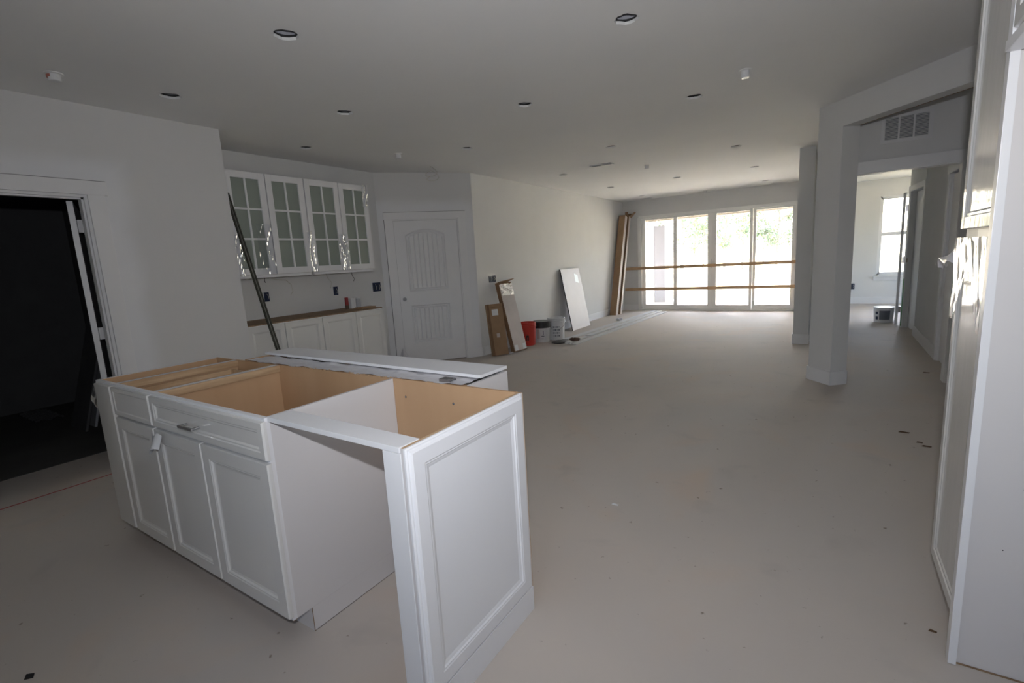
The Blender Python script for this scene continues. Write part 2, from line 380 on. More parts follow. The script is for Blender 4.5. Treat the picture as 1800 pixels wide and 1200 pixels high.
def door_leaf(mb):
    # slab made of front skin with two sunk panels
    bm = mb.bm; T = mb.T
    n = 12
    O = [(a0, z0), (a1, z0), (a1, z1), (a0, z1)]
    mb.box(a0, a1, z0, z1, w0, w0+.02)                                # core
    # stiles and rails around the panels
    pu0, pu1 = PAN[0][0], PAN[0][1]
    mb.box(a0, pu0, z0, z1, w0+.02, wf); mb.box(pu1, a1, z0, z1, w0+.02, wf)
    mb.box(pu0, pu1, z0, PAN[1][2], w0+.02, wf)
    mb.box(pu0, pu1, PAN[1][3], PAN[0][2], w0+.02, wf)
    top = panel_outline(*PAN[0][:4], PAN[0][4], 0, n)[2:]             # arch from right to left
    for (ua, va), (ub, vb) in zip(top, top[1:]):
        mb.hexa([(ub, vb, w0+.02), (ua, va, w0+.02), (ua, z1, w0+.02), (ub, z1, w0+.02), (ub, vb, wf), (ua, va, wf), (ua, z1, wf), (ub, z1, wf)])
door_leaf(door)
dro = struct('door_1', door, 'trim')
for (u0, u1, v0, v1, rise) in PAN:
    # moulded border and vertical beadboard planks
    mo = MB(TD)
    for ins, ww in ((0, -.010), (.028, -.011)):
        A = panel_outline(u0, u1, v0, v1, rise, ins); Bq = panel_outline(u0, u1, v0, v1, rise, ins+.014)
        N = len(A)
        for i in range(N):
            j = (i+1) % N
            mo.hexa([(*A[i], w0+.018), (*A[j], w0+.018), (*Bq[j], w0+.018), (*Bq[i], w0+.018), (*A[i], ww), (*A[j], ww), (*Bq[j], ww-.013), (*Bq[i], ww-.013)])
    mo.build('panel_moulding', 'trim', dro)
    np_ = 7; pw = (u1-u0-.10)/np_
    for k in range(np_):
        pa = u0+.05+k*pw+.0005; pb = pa+pw-.001; i_ = .009
        def topv(uu): t = (u1-uu)/(u1-u0); return v1-.05+rise*(1-(2*t-1)**2)
        p = MB(TD); p.hexa([(pa, v0+.05, w0+.019), (pb, v0+.05, w0+.019), (pb, topv(pb), w0+.019), (pa, topv(pa), w0+.019), (pa+i_, v0+.05, -.012), (pb-i_, v0+.05, -.012), (pb-i_, topv(pb-i_), -.012), (pa+i_, topv(pa+i_), -.012)])
        p.build('plank', 'trim', dro)
lk = MB(TD @ frame((.262, .92, wf), (1, 0, 0), (0, 1, 0), (0, 0, 1))); lk.lathe([(.027, 0), (.027, .003), (.020, .003), (.020, -.012), (.001, -.012)], n=20)
lk.build('bore_hole', 'caulk', dro)

# ------------------------------------------------------------------ left doorway casing and open door
w = MB(); w.box(XK, XK+.018, KY1, KY1+.10, 0, KZ, bev=.002); w.box(XK, XK+.018, KY0-.10, KY0, 0, KZ, bev=.002); w.box(XK, XK+.02, KY0-.11, KY1+.12, KZ, KZ+.095, bev=.002)
w.box(XK-.12, XK, KY1-.018, KY1, 0, KZ-.018); w.box(XK-.12, XK, KY0, KY0+.018, 0, KZ-.018); w.box(XK-.12, XK, KY0, KY1, KZ-.018, KZ)
w.box(XK-.055, XK-.02, KY1-.03, KY1-.018, 0, KZ-.018); w.box(XK-.055, XK-.02, KY0, KY1, KZ-.03, KZ-.018)
struct('trim_6', w, 'trim')
struct('trim_8', MB().box(XK, XK+.004, KY0-.11, KY1+.12, KZ+.0955, KZ+.102), 'gap')
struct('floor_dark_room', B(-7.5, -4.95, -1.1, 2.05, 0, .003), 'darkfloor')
_dd = Vector((-.945, .325, 0)).normalized(); dl = MB(frame((-4.545, 1.272, 0), _dd, Vector((.325, .945, 0)).normalized(), (0, 0, 1))); dl.box(0, .84, 0, .035, .012, KZ-.03, bev=.002); dl = struct('door_2', dl, 'trim')
for z in (.25, 1.0, 1.78): B(-4.55, -4.525, 1.308, 1.336, z-.045, z+.045, bev=.002).build('hinge', 'white', dl)

# ------------------------------------------------------------------ SLIDING GLASS DOOR (window_1)
w = MB(); y0, y1 = 11.56, 11.70
w.box(SX0-.02, SX0+.06, y0, y1, 0, SZ, bev=.004); w.box(SX1-.05, SX1+.01, y0, y1, 0, SZ, bev=.004)
w.box(SX0, SX1, y0, y1, SZ-.03, SZ+.035, bev=.004); w.box(SX0, SX1, y0, y1, 0, .035, bev=.004)
win = struct('window_1', w, 'winframe')
G = [(-3.725, -3.065), (-2.975, -2.305), (-2.125, -1.460), (-1.345, -.680)]
outer = [(-3.80, -3.012), (-3.012, -2.214), (-2.214, -1.404), (-1.404, -.62)]
for k, ((g0, g1), (o0, o1)) in enumerate(zip(G, outer)):
    p = MB(); yy = 11.60 if k in (1, 2) else 11.645
    p.box(o0, g0, yy, yy+.04, .035, SZ-.03, bev=.003); p.box(g1, o1, yy, yy+.04, .035, SZ-.03, bev=.003)
    p.box(g0, g1, yy, yy+.04, .035, .125, bev=.003); p.box(g0, g1, yy, yy+.04, 2.125, SZ-.03, bev=.003)
    pf = p.build('door_panel', 'winframe', win)
    B(g0, g1, yy+.018, yy+.024, .125, 2.125).build('glass_pane', 'glass', pf)
B(-2.235, -2.215, 11.585, 11.60, .95, 1.15, bev=.004).build('pull_handle', 'trim', win)
# bedroom window
w = MB(); w.box(BX0, BX0+.035, 13.12, 13.2, BZ0, BZ1); w.box(BX1-.035, BX1, 13.12, 13.2, BZ0, BZ1); w.box(BX0, BX1, 13.12, 13.2, BZ0, BZ0+.035); w.box(BX0, BX1, 13.12, 13.2, BZ1-.035, BZ1)
w2 = struct('window_2', w, 'trim')
s = MB(); s.box(BX0+.035, BX1-.035, 13.13, 13.16, 1.44, 1.49); s.box(BX0+.035, BX0+.06, 13.13, 13.16, BZ0+.035, 1.44); s.box(BX1-.06, BX1-.035, 13.13, 13.16, BZ0+.035, 1.44); s.box(BX0+.035, BX1-.035, 13.13, 13.16, BZ0+.035, BZ0+.075)
sl = s.build('lower_sash', 'trim', w2); B(BX0+.06, BX1-.06, 13.142, 13.146, BZ0+.075, 1.44).build('glass_pane', 'glass', sl)
s = MB(); s.box(BX0+.035, BX1-.035, 13.165, 13.195, 1.46, 1.51); s.box(BX0+.035, BX0+.06, 13.165, 13.195, 1.51, BZ1-.035); s.box(BX1-.06, BX1-.035, 13.165, 13.195, 1.51, BZ1-.035); s.box(BX0+.035, BX1-.035, 13.165, 13.195, BZ1-.06, BZ1-.035)
sl = s.build('upper_sash', 'trim', w2); B(BX0+.06, BX1-.06, 13.178, 13.182, 1.51, BZ1-.06).build('glass_pane', 'glass', sl)
w = MB(); w.box(BX0-.05, BX1+.05, 13.05, 13.13, BZ0-.025, BZ0, bev=.003); w.box(BX0-.04, BX1+.04, 13.085, 13.1, BZ0-.10, BZ0-.025, bev=.003)
w.build('window_sill', 'trim', w2)
# unseen kitchen window, added behind the camera to let daylight in
w = MB(); w.box(-.05, -.01, -2.6, -2.52, 1.15, 2.05); w.box(.71, .75, -2.6, -2.52, 1.15, 2.05); w.box(-.01, .71, -2.6, -2.52, 1.15, 1.19); w.box(-.01, .71, -2.6, -2.52, 2.01, 2.05)
w3 = struct('window_kitchen_added', w, 'trim'); B(-.01, .71, -2.565, -2.56, 1.19, 2.01).build('glass_pane', 'glass', w3)
# battens nailed across the slider
for z, nm in ((1.018, 'upper bare pine batten nailed across the sliding glass doors'), (.518, 'lower bare pine batten nailed across the sliding glass doors')):
    b = MB(); b.hexa([(-4.20, 11.535, z-.032-.01), (-.58, 11.535, z-.032), (-.58, 11.56, z-.032), (-4.20, 11.56, z-.032-.01), (-4.20, 11.535, z+.032-.01), (-.58, 11.535, z+.032), (-.58, 11.56, z+.032), (-4.20, 11.56, z+.032-.01)], bev=.002)
    tag(b.build('batten', 'pine', org=(-2.4, 11.54, z)), nm, 'board')

# ------------------------------------------------------------------ CABINET helpers
CABP = [(0, .012), (.002, .018), (.052, .018), (.056, .016), (.060, .016), (.066, .011), (.074, .009)]
def cab_door(T, u0, u1, v0, v1, parent, m='cabgloss', name='door', prof=CABP):
    o = MB(T).rings(u0, u1, v0, v1, prof).build(name, m, parent); return o
def screws(T, pts, parent):
    for (a, b) in pts:
        MB(T @ frame((a, b, 0), (1, 0, 0), (0, 1, 0), (0, 0, 1))).lathe([(.0055, 0), (.0055, .0015), (.003, .003)], n=10).build('screw', 'metal', parent)

# ------------------------------------------------------------------ ISLAND
Y0, Y1, ZT = .858, 1.462, .876
TF = frame((0, Y0, 0), (1, 0, 0), (0, 0, 1), (0, -1, 0))      # facing the camera side (-Y)
TBk = frame((0, Y1-.010, 0), (1, 0, 0), (0, 0, 1), (0, -1, 0))
def base_box(root, x0, x1, left='maple', right='maple', leftm='side', rightm='side', rails=True):
    """open-topped frameless base cabinet with sides, floor, back, face frame and toe kick"""
    def side(xa, xb, name, m):
        s = MB()
        s.hexa([(xa, Y0+.018, .10), (xb, Y0+.018, .10), (xb, Y1-.012, .10), (xa, Y1-.012, .10), (xa, Y0+.018, ZT), (xb, Y0+.018, ZT), (xb, Y1-.012, ZT), (xa, Y1-.012, ZT)])
        s.box(xa, xb, Y0+.078, Y1-.012, 0, .0995)
        s.build(name, m, root)
    side(x0, x0+.014, 'side_panel', leftm); side(x1-.014, x1, 'side_panel', rightm)
    B(x0+.0145, x0+.017, Y0+.019, Y1-.013, .12, ZT-.002).build('interior_lining', 'maple', root)
    B(x1-.017, x1-.0145, Y0+.019, Y1-.013, .12, ZT-.002).build('interior_lining', 'maple', root)
    B(x0, x1, Y1-.012, Y1, 0, ZT).build('back_panel', 'maple', root)
    B(x0+.014, x1-.014, Y0+.018, Y1-.012, .10, .118).build('floor_panel', 'maple', root)
    B(x0+.014, x1-.014, Y0+.078, Y0+.090, 0, .10).build('toe_kick', 'side', root)
    fr = MB(); fr.box(x0, x0+.035, Y0, Y0+.018, .10, ZT); fr.box(x1-.035, x1, Y0, Y0+.018, .10, ZT)
    fr.box(x0+.035, x1-.035, Y0, Y0+.018, ZT-.035, ZT); fr.box(x0+.035, x1-.035, Y0, Y0+.018, .10, .135); fr.box(x0+.035, x1-.035, Y0, Y0+.018, .69, .725)
    fr.build('face_frame', 'cab', root)
    screws(TBk @ Matrix.Translation((0, 0, -.002)), [(x0+.08, .80), ((x0+x1)/2, .80), (x1-.08, .80)] if x1-x0 > .5 else [((x0+x1)/2, .80)], root)

n1 = thing('base_cabinet', 'narrow white island base cabinet at the far left end, plain tall door', 'cabinet', (-3.045, Y0, 0))
base_box(n1, -3.155, -2.9235)
MB(TF).rings(-3.122, -2.925, .118, .866, [(0, .014), (.003, .020), (.03, .020)]).build('door', 'cabgloss', n1)
B(-2.9475, -2.941, Y0+.02, Y1-.013, ZT-.036, ZT-.001).build('top_rail', 'rail', n1)

n2 = thing('base_cabinet', 'white island base cabinet with one small drawer above one door', 'cabinet', (-2.71, Y0, 0))
base_box(n2, -2.9225, -2.4975)
dw = MB(TF).rings(-2.911, -2.4985, .727, .866, [(0, .012), (.002, .018), (.020, .018), (.024, .015), (.030, .015)]).build('drawer', 'cabgloss', n2)
s = MB(); s.box(-2.88, -2.868, Y0+.03, Y1-.06, .74, .835); s.box(-2.565, -2.553, Y0+.03, Y1-.06, .74, .835); s.box(-2.868, -2.565, Y1-.072, Y1-.06, .74, .835); s.box(-2.868, -2.565, Y0+.03, Y0+.042, .74, .835); s.box(-2.868, -2.565, Y0+.042, Y1-.072, .745, .752)
s.build('drawer_box', 'rail', dw)
cab_door(TF, -2.911, -2.4985, .118, .715, n2)
for xa in (-2.905, -2.53): B(xa, xa+.014, Y0+.019, Y1-.013, ZT-.034, ZT-.0005).build('top_rail', 'rail', n2)
B(-2.89, -2.882, Y0+.03, Y1-.03, .70, .72).build('drawer_slide', 'rail', n2)

n3 = thing('base_cabinet', 'wide white island sink base with false drawer front and two doors', 'cabinet', (-2.05, Y0, 0))
base_box(n3, -2.4965, -1.600)
B(-2.479, -2.465, Y0+.019, Y1-.013, ZT-.034, ZT-.0005).build('top_rail', 'rail', n3)
ff = MB(TF).rings(-2.482, -1.592, .727, .866, [(0, .010), (.003, .018), (.028, .018), (.032, .015), (.038, .015), (.044, .010)]).build('drawer_front', 'cabgloss', n3)
h = MB(); h.tube([(-2.145, Y0-.018, .786), (-2.145, Y0-.045, .786)], .005, 8); h.tube([(-2.045, Y0-.018, .786), (-2.045, Y0-.045, .786)], .005, 8)
h.box(-2.152, -2.038, Y0-.052, Y0-.043, .780, .791, bev=.0015)
h.build('pull_handle', 'metal', ff)
cab_door(TF, -2.484, -2.071, .118, .715, n3); cab_door(TF, -2.061, -1.592, .118, .715, n3)
B(-1.5998, -1.5985, Y0+.0765, Y0+.079, 0, .100).build('raw_edge', 'mapledark', n3); B(-1.613, -1.6, Y0+.079, Y1-.012, -.0005, .002).build('raw_edge', 'mapledark', n3)
B(-3.12, -1.6, Y0+.001, Y0+.018, .0975, .0995).build('raw_edge', 'mapledark', n3)
# loose flap of protective film on the doors and at the left end
fl = MB(); fl.grid(10, 8, lambda a, b: (-2.505+.13*a, Y0-.022-.045*math.sin(PI*a*.8)*(.3+.7*b), .70-.085*b*(1-.35*a)-.012*math.sin(6*a)))
tag(fl.build('protective_film', 'white', org=(-2.46, Y0-.02, .70), smooth=True), 'curled flap of protective film between the island doors', 'film')
fl = MB(); fl.grid(10, 10, lambda a, b: (-3.150-.035*a+.008*math.sin(9*b), Y0-.004-.02*math.sin(4*b)*a, .82-.13*b+.012*math.sin(8*a)))
tag(fl.build('protective_film', 'film', org=(-3.15, Y0, .80), smooth=True), 'crumpled clear film sticking out past the island left end', 'film')

# dishwasher gap: rail, maple back panel, decorative end panel
rl = MB(); rl.hexa([(-1.600, .868, .862), (-.956, .862, .862), (-.953, .940, .862), (-1.585, .955, .862), (-1.600, .868, .879), (-.956, .862, .879), (-.953, .940, .879), (-1.585, .955, .879)], bev=.0012)
tag(rl.build('filler_strip', 'cab', org=(-1.28, .90, .87)), 'white flat rail bridging the open gap between sink base and end panel', 'board')
bp = B(-1.598, -.956, Y1-.012, Y1+.002, 0, ZT+.002)
bp = bp.build('back_panel', 'maple', org=(-1.28, Y1, 0)); tag(bp, 'maple veneer panel closing the back of the island gap', 'panel')
screws(frame((1.28, -.0125, 0), (1, 0, 0), (0, 0, 1), (0, -1, 0)), [(-1.53, .79), (-1.26, .78)], None) if False else None
for (a, b_) in ((-1.53, .80), (-1.26, .80)):
    MB(frame((a, Y1-.012, b_), (1, 0, 0), (0, 0, 1), (0, -1, 0))).lathe([(.0055, 0), (.0055, .0015), (.003, .003)], n=10).build('screw', 'metal', bp)
ep = thing('end_panel', 'white island end panel with recessed centre facing the open floor', 'panel', (-.93, 1.15, 0))
c = MB(); c.box(-.952, -.936, Y0+.006, Y1+.002, 0, ZT); c.build('core_panel', 'side', ep)
B(-.9515, -.9365, Y0+.008, Y1, ZT, ZT+.0015).build('raw_top_edge', 'rail', ep)
B(-.951, -.935, Y1+.002, Y1+.0035, 0, ZT).build('raw_back_edge', 'rail', ep)
TP = frame((-.936, 0, 0), (0, 1, 0), (0, 0, 1), (1, 0, 0))
MB(TP).rings(Y0, Y1-.018, .098, ZT+.004, [(0, .006), (.004, .010), (.008, .010), (.011, .016), (.016, .019), (.058, .019), (.062, .017), (.066, .017), (.070, .0125), (.076, .011), (.082, .009)]).build('raised_panel', 'cab', ep)
B(-.936, -.924, Y0+.004, Y1-.012, 0, .0965).build('base_strip', 'cab', ep)
B(-1.022, -.9525, Y0+.004, Y0+.022, 0, .861, bev=.001).build('filler_stile', 'cab', ep)

# rear island row
rr_ = thing('base_cabinet', 'shallow white island cabinet row behind the others, wrapped in film', 'cabinet', (-2.03, 1.47, 0))
yb0, yb1 = 1.478, 1.748
for xa in (-2.868, -1.206):
    s = MB(); s.box(xa, xa+.016, yb0, yb1, .10, ZT); s.box(xa, xa+.016, yb0, yb1-.07, 0, .0995); s.build('side_panel', 'side' if xa > -2 else 'maple', rr_)
B(-2.852, -1.206, yb0, yb0+.010, 0, ZT-.002).build('back_panel', 'maple', rr_)
B(-2.852, -1.206, yb0+.010, yb1-.018, .10, .118).build('floor_panel', 'maple', rr_)
B(-2.852, -1.206, yb1-.08, yb1-.07, 0, .0995).build('toe_kick', 'side', rr_)
fr = MB(); fr.box(-2.852, -1.206, yb1-.018, yb1, ZT-.035, ZT); fr.box(-2.852, -1.206, yb1-.018, yb1, .10, .135); fr.box(-2.852, -2.82, yb1-.018, yb1, .135, ZT-.035); fr.box(-1.24, -1.206, yb1-.018, yb1, .135, ZT-.035); fr.box(-2.05, -2.01, yb1-.018, yb1, .135, ZT-.035)
fr.build('face_frame', 'cab', rr_)
TR = frame((0, yb1, 0), (1, 0, 0), (0, 0, 1), (0, 1, 0))
for i in range(4):
    xa = -2.845+i*.41; cab_door(TR, xa, xa+.40, .118, .855, rr_)
B(-2.12, -2.10, yb0+.010, yb1-.018, .118, ZT).build('partition', 'maple', rr_)
def film_top(a, b): return (-2.80+1.585*a, 1.452+.135*b, .8805+.0022*math.sin(40*a+5*b)+.0018*math.sin(17*b+60*a)+.001*math.sin(133*a))
tag(MB().grid(120, 10, film_top).build('plastic_sheet', 'dusty', org=(-2.0, 1.5, .88), smooth=True), 'dusty clear plastic sheet over the rear island row, beside the white board', 'film')
bd = MB(); bd.hexa([(-2.846, 1.592, .886), (-1.196, 1.556, .886), (-1.190, 1.748, .886), (-2.812, 1.765, .886), (-2.846, 1.592, .900), (-1.196, 1.556, .900), (-1.190, 1.748, .900), (-2.812, 1.765, .900)], bev=.0015)
tag(bd.build('white_board', 'cab', org=(-2.0, 1.66, .89)), 'long white board lying along the rear top of the island', 'board')
br = MB(); br.box(-1.345, -1.285, 1.468, 1.472, .862, .893); br.box(-1.345, -1.285, 1.472, 1.505, .889, .893); br.box(-1.345, -1.285, 1.505, 1.508, .878, .893)
tag(br.build('metal_bracket', 'metal', org=(-1.315, 1.48, .88)), 'small grey metal bracket hooked over the island back edge', 'bracket')
# sawdust and shavings along the back edge
sh = MB()
for k in range(90):
    x = random.uniform(-2.35, -1.55); y = random.uniform(1.447, 1.462); q = random.uniform(.002, .005); sh.box(x, x+q*1.6, y, y+q, ZT+.0005, ZT+.002+q*.5)
tag(sh.build('wood_shavings', 'rail', org=(-2, 1.455, ZT)), 'pale wood shavings scattered on the cabinet back edge', 'shavings', kind='stuff')

# ------------------------------------------------------------------ ALCOVE upper cabinets
XA, XUF = -5.07, -4.768
TU = frame((XUF, 0, 0), (0, 1, 0), (0, 0, 1), (1, 0, 0))
UP = [(2.497, 2.895), (2.905, 3.322), (3.336, 3.764), (3.774, 4.188)]
for ci in range(2):
    ya, yb = UP[2*ci][0]-.004, UP[2*ci+1][1]+.004
    t = thing('upper_cabinet', ['left white wall cabinet with two glass grid doors, steel channel leaning before it', 'right white wall cabinet with two glass grid doors, nearest the arched door'][ci], 'cabinet', (XA, (ya+yb)/2, 1.36), 'glass door wall cabinets')
    c = MB(); z0u, z1u = 1.362, 2.352
    c.box(XA, XUF, ya, ya+.016, z0u, z1u); c.box(XA, XUF, yb-.016, yb, z0u, z1u); c.box(XA, XUF, ya+.016, yb-.016, z0u, z0u+.016); c.box(XA, XUF, ya+.016, yb-.016, z1u-.016, z1u); c.box(XA, XA+.008, ya+.016, yb-.016, z0u+.016, z1u-.016)
    c.build('carcass', 'side', t)
    for zz in (1.68, 2.01): B(XA+.01, XUF-.03, ya+.017, yb-.017, zz, zz+.014).build('shelf', 'side', t)
    B(XUF-.03, XUF, ya+.016, yb-.016, z0u-.028, z0u-.001).build('light_rail', 'cab', t)
    for k in range(2):
        y0_, y1_ = UP[2*ci+k]; z0_, z1_ = 1.366, 2.35; st = .062
        d = MB(TU); d.box(y0_, y0_+st, z0_, z1_, 0, .019, bev=.002); d.box(y1_-st, y1_, z0_, z1_, 0, .019, bev=.002)
        d.box(y0_+st, y1_-st, z0_, z0_+st, 0, .019, bev=.002); d.box(y0_+st, y1_-st, z1_-st, z1_, 0, .019, bev=.002)
        do = d.build('door', 'cab', t)
        g0, g1, h0, h1 = y0_+st, y1_-st, z0_+st, z1_-st; mw = .018; ym = (g0+g1)/2
        mm = MB(TU); mm.box(ym-mw/2, ym+mw/2, h0, h1, .004, .017, bev=.001)
        nz = 3; dzp = (h1-h0)/nz
        for i in range(1, nz): mm.box(g0, ym-mw/2, h0+i*dzp-mw/2, h0+i*dzp+mw/2, .004, .017, bev=.001); mm.box(ym+mw/2, g1, h0+i*dzp-mw/2, h0+i*dzp+mw/2, .004, .017, bev=.001)
        mm.build('muntin_grid', 'cab', do)
        for i in range(nz):
            for (ga, gb) in ((g0, ym), (ym, g1)):
                MB(TU).box(ga, gb, h0+i*dzp, h0+(i+1)*dzp, .0, .004).build('glass_pane', 'glassf', do)
# crinkled film on upper doors
def crinkle(T, u0, u1, v0, v1, w_, amp, seed, nu=14, nv=40, taper=0):
    rnd = random.Random(seed); ph = [rnd.uniform(0, 6) for _ in range(6)]
    def fn(a, b):
        uu = u0+(u1-u0)*(a*(1-taper*b)+taper*b*.5)
        d = amp*(.5+.5*math.sin(9*a+ph[0]+3*math.sin(5*b+ph[1])))+amp*.6*math.sin(23*a+7*b+ph[2])*math.sin(31*b+ph[3])
        return (uu, v0+(v1-v0)*b, w_+abs(d))
    return MB(T).grid(nu, nv, fn)
for i, (a, b_, c_, d_, lb) in enumerate([(2.50, 2.58, 1.36, 1.75, 'crinkled film strip on the left edge of the leftmost glass door'), (2.74, 2.90, 1.37, 1.86, 'crinkled shiny film between the first and second glass cabinet doors'),
                                     (3.30, 3.37, 1.37, 1.80, 'crinkled film strip between the second and third glass cabinet doors'), (3.70, 3.82, 1.37, 1.78, 'crinkled film bunched between the third and fourth glass cabinet doors'), (4.10, 4.19, 2.10, 2.36, 'crinkled film at the top corner of the rightmost glass door')]):
    tag(crinkle(TU, a, b_, c_, d_, .0205, .008, i).build('plastic_film', 'film', org=(XUF, (a+b_)/2, c_), smooth=True), lb, 'film')

# ------------------------------------------------------------------ ALCOVE base cabinets
XBF = -4.498; ZB = .890
TB = frame((XBF, 0, 0), (0, 1, 0), (0, 0, 1), (1, 0, 0))
BD = [(2.362, 2.742), (2.748, 3.168), (3.174, 3.606), (3.612, 4.022)]
for ci in range(2):
    ya, yb = BD[2*ci][0]-.003, BD[2*ci+1][1]+.003
    t = thing('base_cabinet', ['left white base cabinet in the alcove, behind the leaning steel channel', 'right white base cabinet in the alcove under the red tube'][ci], 'cabinet', (XA, (ya+yb)/2, 0), 'alcove base cabinets')
    XQ = XA+.012; c = MB(); c.box(XQ, XBF, ya, ya+.016, .10, ZB); c.box(XQ, XBF, yb-.016, yb, .10, ZB); c.box(XQ, XBF-.075, ya, ya+.016, 0, .0995); c.box(XQ, XBF-.075, yb-.016, yb, 0, .0995)
    c.box(XQ, XBF, ya+.016, yb-.016, .10, .116); c.box(XQ, XQ+.01, ya+.016, yb-.016, .116, ZB); c.box(XBF-.018, XBF, ya+.016, yb-.016, ZB-.035, ZB)
    c.build('carcass', 'cab', t)
    B(XA+.012, XBF-.002, ya+.001, yb-.001, ZB, ZB+.010).build('plywood_top', 'mapledark', t)
    B(XBF-.09, XBF-.075, ya+.016, yb-.016, 0, .10).build('toe_kick', 'side', t)
    for k in range(2):
        y0_, y1_ = BD[2*ci+k]; cab_door(TB, y0_, y1_, .112, ZB-.006, t)
ztb = ZB+.010
def can(x, y, r_, h_, m, lb, cat, name):
    return tag(MB().lathe([(r_, 0), (r_, h_), (r_*.5, h_+.004)], (x, y, ztb), 16).build(name, m, org=(x, y, ztb), smooth=False), lb, cat)
t = thing('sealant_tube', 'small dark red tube standing on the alcove counter', 'tube', (-4.86, 3.80, ztb))
MB().lathe([(.022, 0), (.022, .045)], (-4.86, 3.80, ztb), 16).build('base', 'rag', t); MB().lathe([(.022, .046), (.022, .135), (.018, .14)], (-4.86, 3.80, ztb), 16).build('body', 'redcan', t)
t = thing('carton', 'small white carton beside the dark red tube on the alcove counter', 'box', (-4.86, 3.87, ztb))
B(-4.89, -4.83, 3.84, 3.91, ztb, ztb+.125, bev=.001).build('body', 'white', t); B(-4.8298, -4.829, 3.855, 3.875, ztb+.03, ztb+.10).build('printed_label', 'paper', t)
t = thing('caulk_can', 'silver grey can between white carton and wood scrap on counter', 'can', (-4.86, 3.965, ztb))
MB().lathe([(.033, 0), (.033, .11), (.030, .115)], (-4.86, 3.965, ztb), 18).build('body', 'caulk', t); MB().lathe([(.031, .1155), (.031, .125), (.02, .128)], (-4.86, 3.965, ztb), 18).build('lid', 'white', t)
tag(B(-4.72, -4.60, 3.80, 4.01, ztb, ztb+.018, bev=.001).build('wood_scrap', 'card', org=(-4.66, 3.9, ztb)), 'brown wood scrap lying flat at the right end of the counter', 'scrap')

# ------------------------------------------------------------------ leaning steel channel
LA, LB_ = Vector((-4.20, 2.60, .004)), Vector((-4.731, 2.497, 2.13))
ax = (LB_-LA).normalized(); sd = Vector((0, 1, 0)); sd = (sd-ax*sd.dot(ax)).normalized(); nn = ax.cross(sd)
TL = frame(LA, sd, ax, nn); Ln = (LB_-LA).length
t = thing('steel_channel', 'long dark steel channel leaning against the left glass cabinet', 'channel', tuple(LA))
c = MB(TL); c.box(-.019, .019, 0, Ln, -.002, 0); c.build('web', 'steell', t)
c = MB(TL); c.box(-.019, -.008, 0, Ln, -.012, .006); c.build('flange', 'steel', t)
c = MB(TL); c.box(.008, .019, 0, Ln, -.012, .006); c.build('flange', 'steel', t)

# ------------------------------------------------------------------ electrical boxes, wires
def ebox(T, u0, u1, v0, v1, lb, gangs=1):
    o = T @ Vector(((u0+u1)/2, (v0+v1)/2, 0)); t = thing('electrical_box', lb, 'outlet box', tuple(o))
    b = MB(T); e = .006
    b.box(u0, u0+e, v0, v1, 0, .008); b.box(u1-e, u1, v0, v1, 0, .008); b.box(u0+e, u1-e, v0, v0+e, 0, .008); b.box(u0+e, u1-e, v1-e, v1, 0, .008); b.box(u0+e, u1-e, v0+e, v1-e, 0, .002)
    b.build('box', 'bluebox', t)
    for g in range(gangs*2):
        x = u0+(u1-u0)*(g+.6)/(gangs*2+.2)
        MB(T).tube([(x, v0+.02, .004), (x+.008, (v0+v1)/2, .009), (x-.006, v1-.02, .005)], .0028, 6).build('wire', 'wire' if g % 2 else 'wiredark', t)
TA = frame((XA, 0, 0), (0, 1, 0), (0, 0, 1), (1, 0, 0))
ebox(TA, 2.912, 2.965, 1.078, 1.178, 'narrow dark outlet box in the alcove wall nearest the steel channel')
ebox(TA, 3.79, 3.85, 1.068, 1.172, 'narrow dark outlet box above the dark red tube')
ebox(TA, 4.405, 4.535, 1.062, 1.178, 'square dark outlet box just left of the arched door', 2)
ebox(frame((-4.25, 0, 0), (0, 1, 0), (0, 0, 1), (1, 0, 0)), 5.905, 6.072, 1.062, 1.160, 'dark blue outlet box above the leaning cartons', 2)
ebox(frame((0, 13.1, 0), (1, 0, 0), (0, 0, 1), (0, -1, 0)), .39, .47, .32, .44, 'small dark outlet box low on the bedroom wall')
WU = [((-4.95, 2.875, 1.335), [(0, 0, 0), (0, .0, -.04), (.0, .003, -.055)], 'wiredark', 'short dark wire end hanging under the left wall cabinet'),
      ((-4.97, 2.92, 1.335), [(0, 0, 0), (0, .10, -.03), (.02, .19, -.04), (.03, .24, -.09), (.03, .25, -.17), (.03, .22, -.20)], 'wire', 'long pale wire curling under the left wall cabinet'),
      ((-4.95, 3.63, 1.335), [(0, 0, 0), (0, .01, -.05), (.01, .05, -.10), (.01, .03, -.17)], 'wire', 'looped pale wire hanging above the middle outlet box'),
      ((-4.95, 3.99, 1.335), [(0, 0, 0), (.0, .01, -.05), (.01, .03, -.08), (.01, .01, -.11)], 'wiredark', 'kinked dark wire hanging under the right wall cabinet')]
for p, pts, m_, lb in WU:
    tag(MB().tube([(p[0]+a, p[1]+b_, p[2]+c_) for a, b_, c_ in pts], .0035, 6).build('wire', m_, org=p), lb, 'wire')
pts = []
for k in range(20):
    a = k*.6; pts.append((-4.30+.075*math.cos(a)+.002*k, 4.861+.085*math.sin(a), H-.02-.0055*k-.07*abs(math.sin(a*.5+.4))))
tag(MB().tube([(-4.30, 4.861, H)]+pts, .0028, 6).build('wire', 'wire', org=(-4.3, 4.86, H)), 'coiled pale cable hanging from the ceiling before the arched door', 'wire')

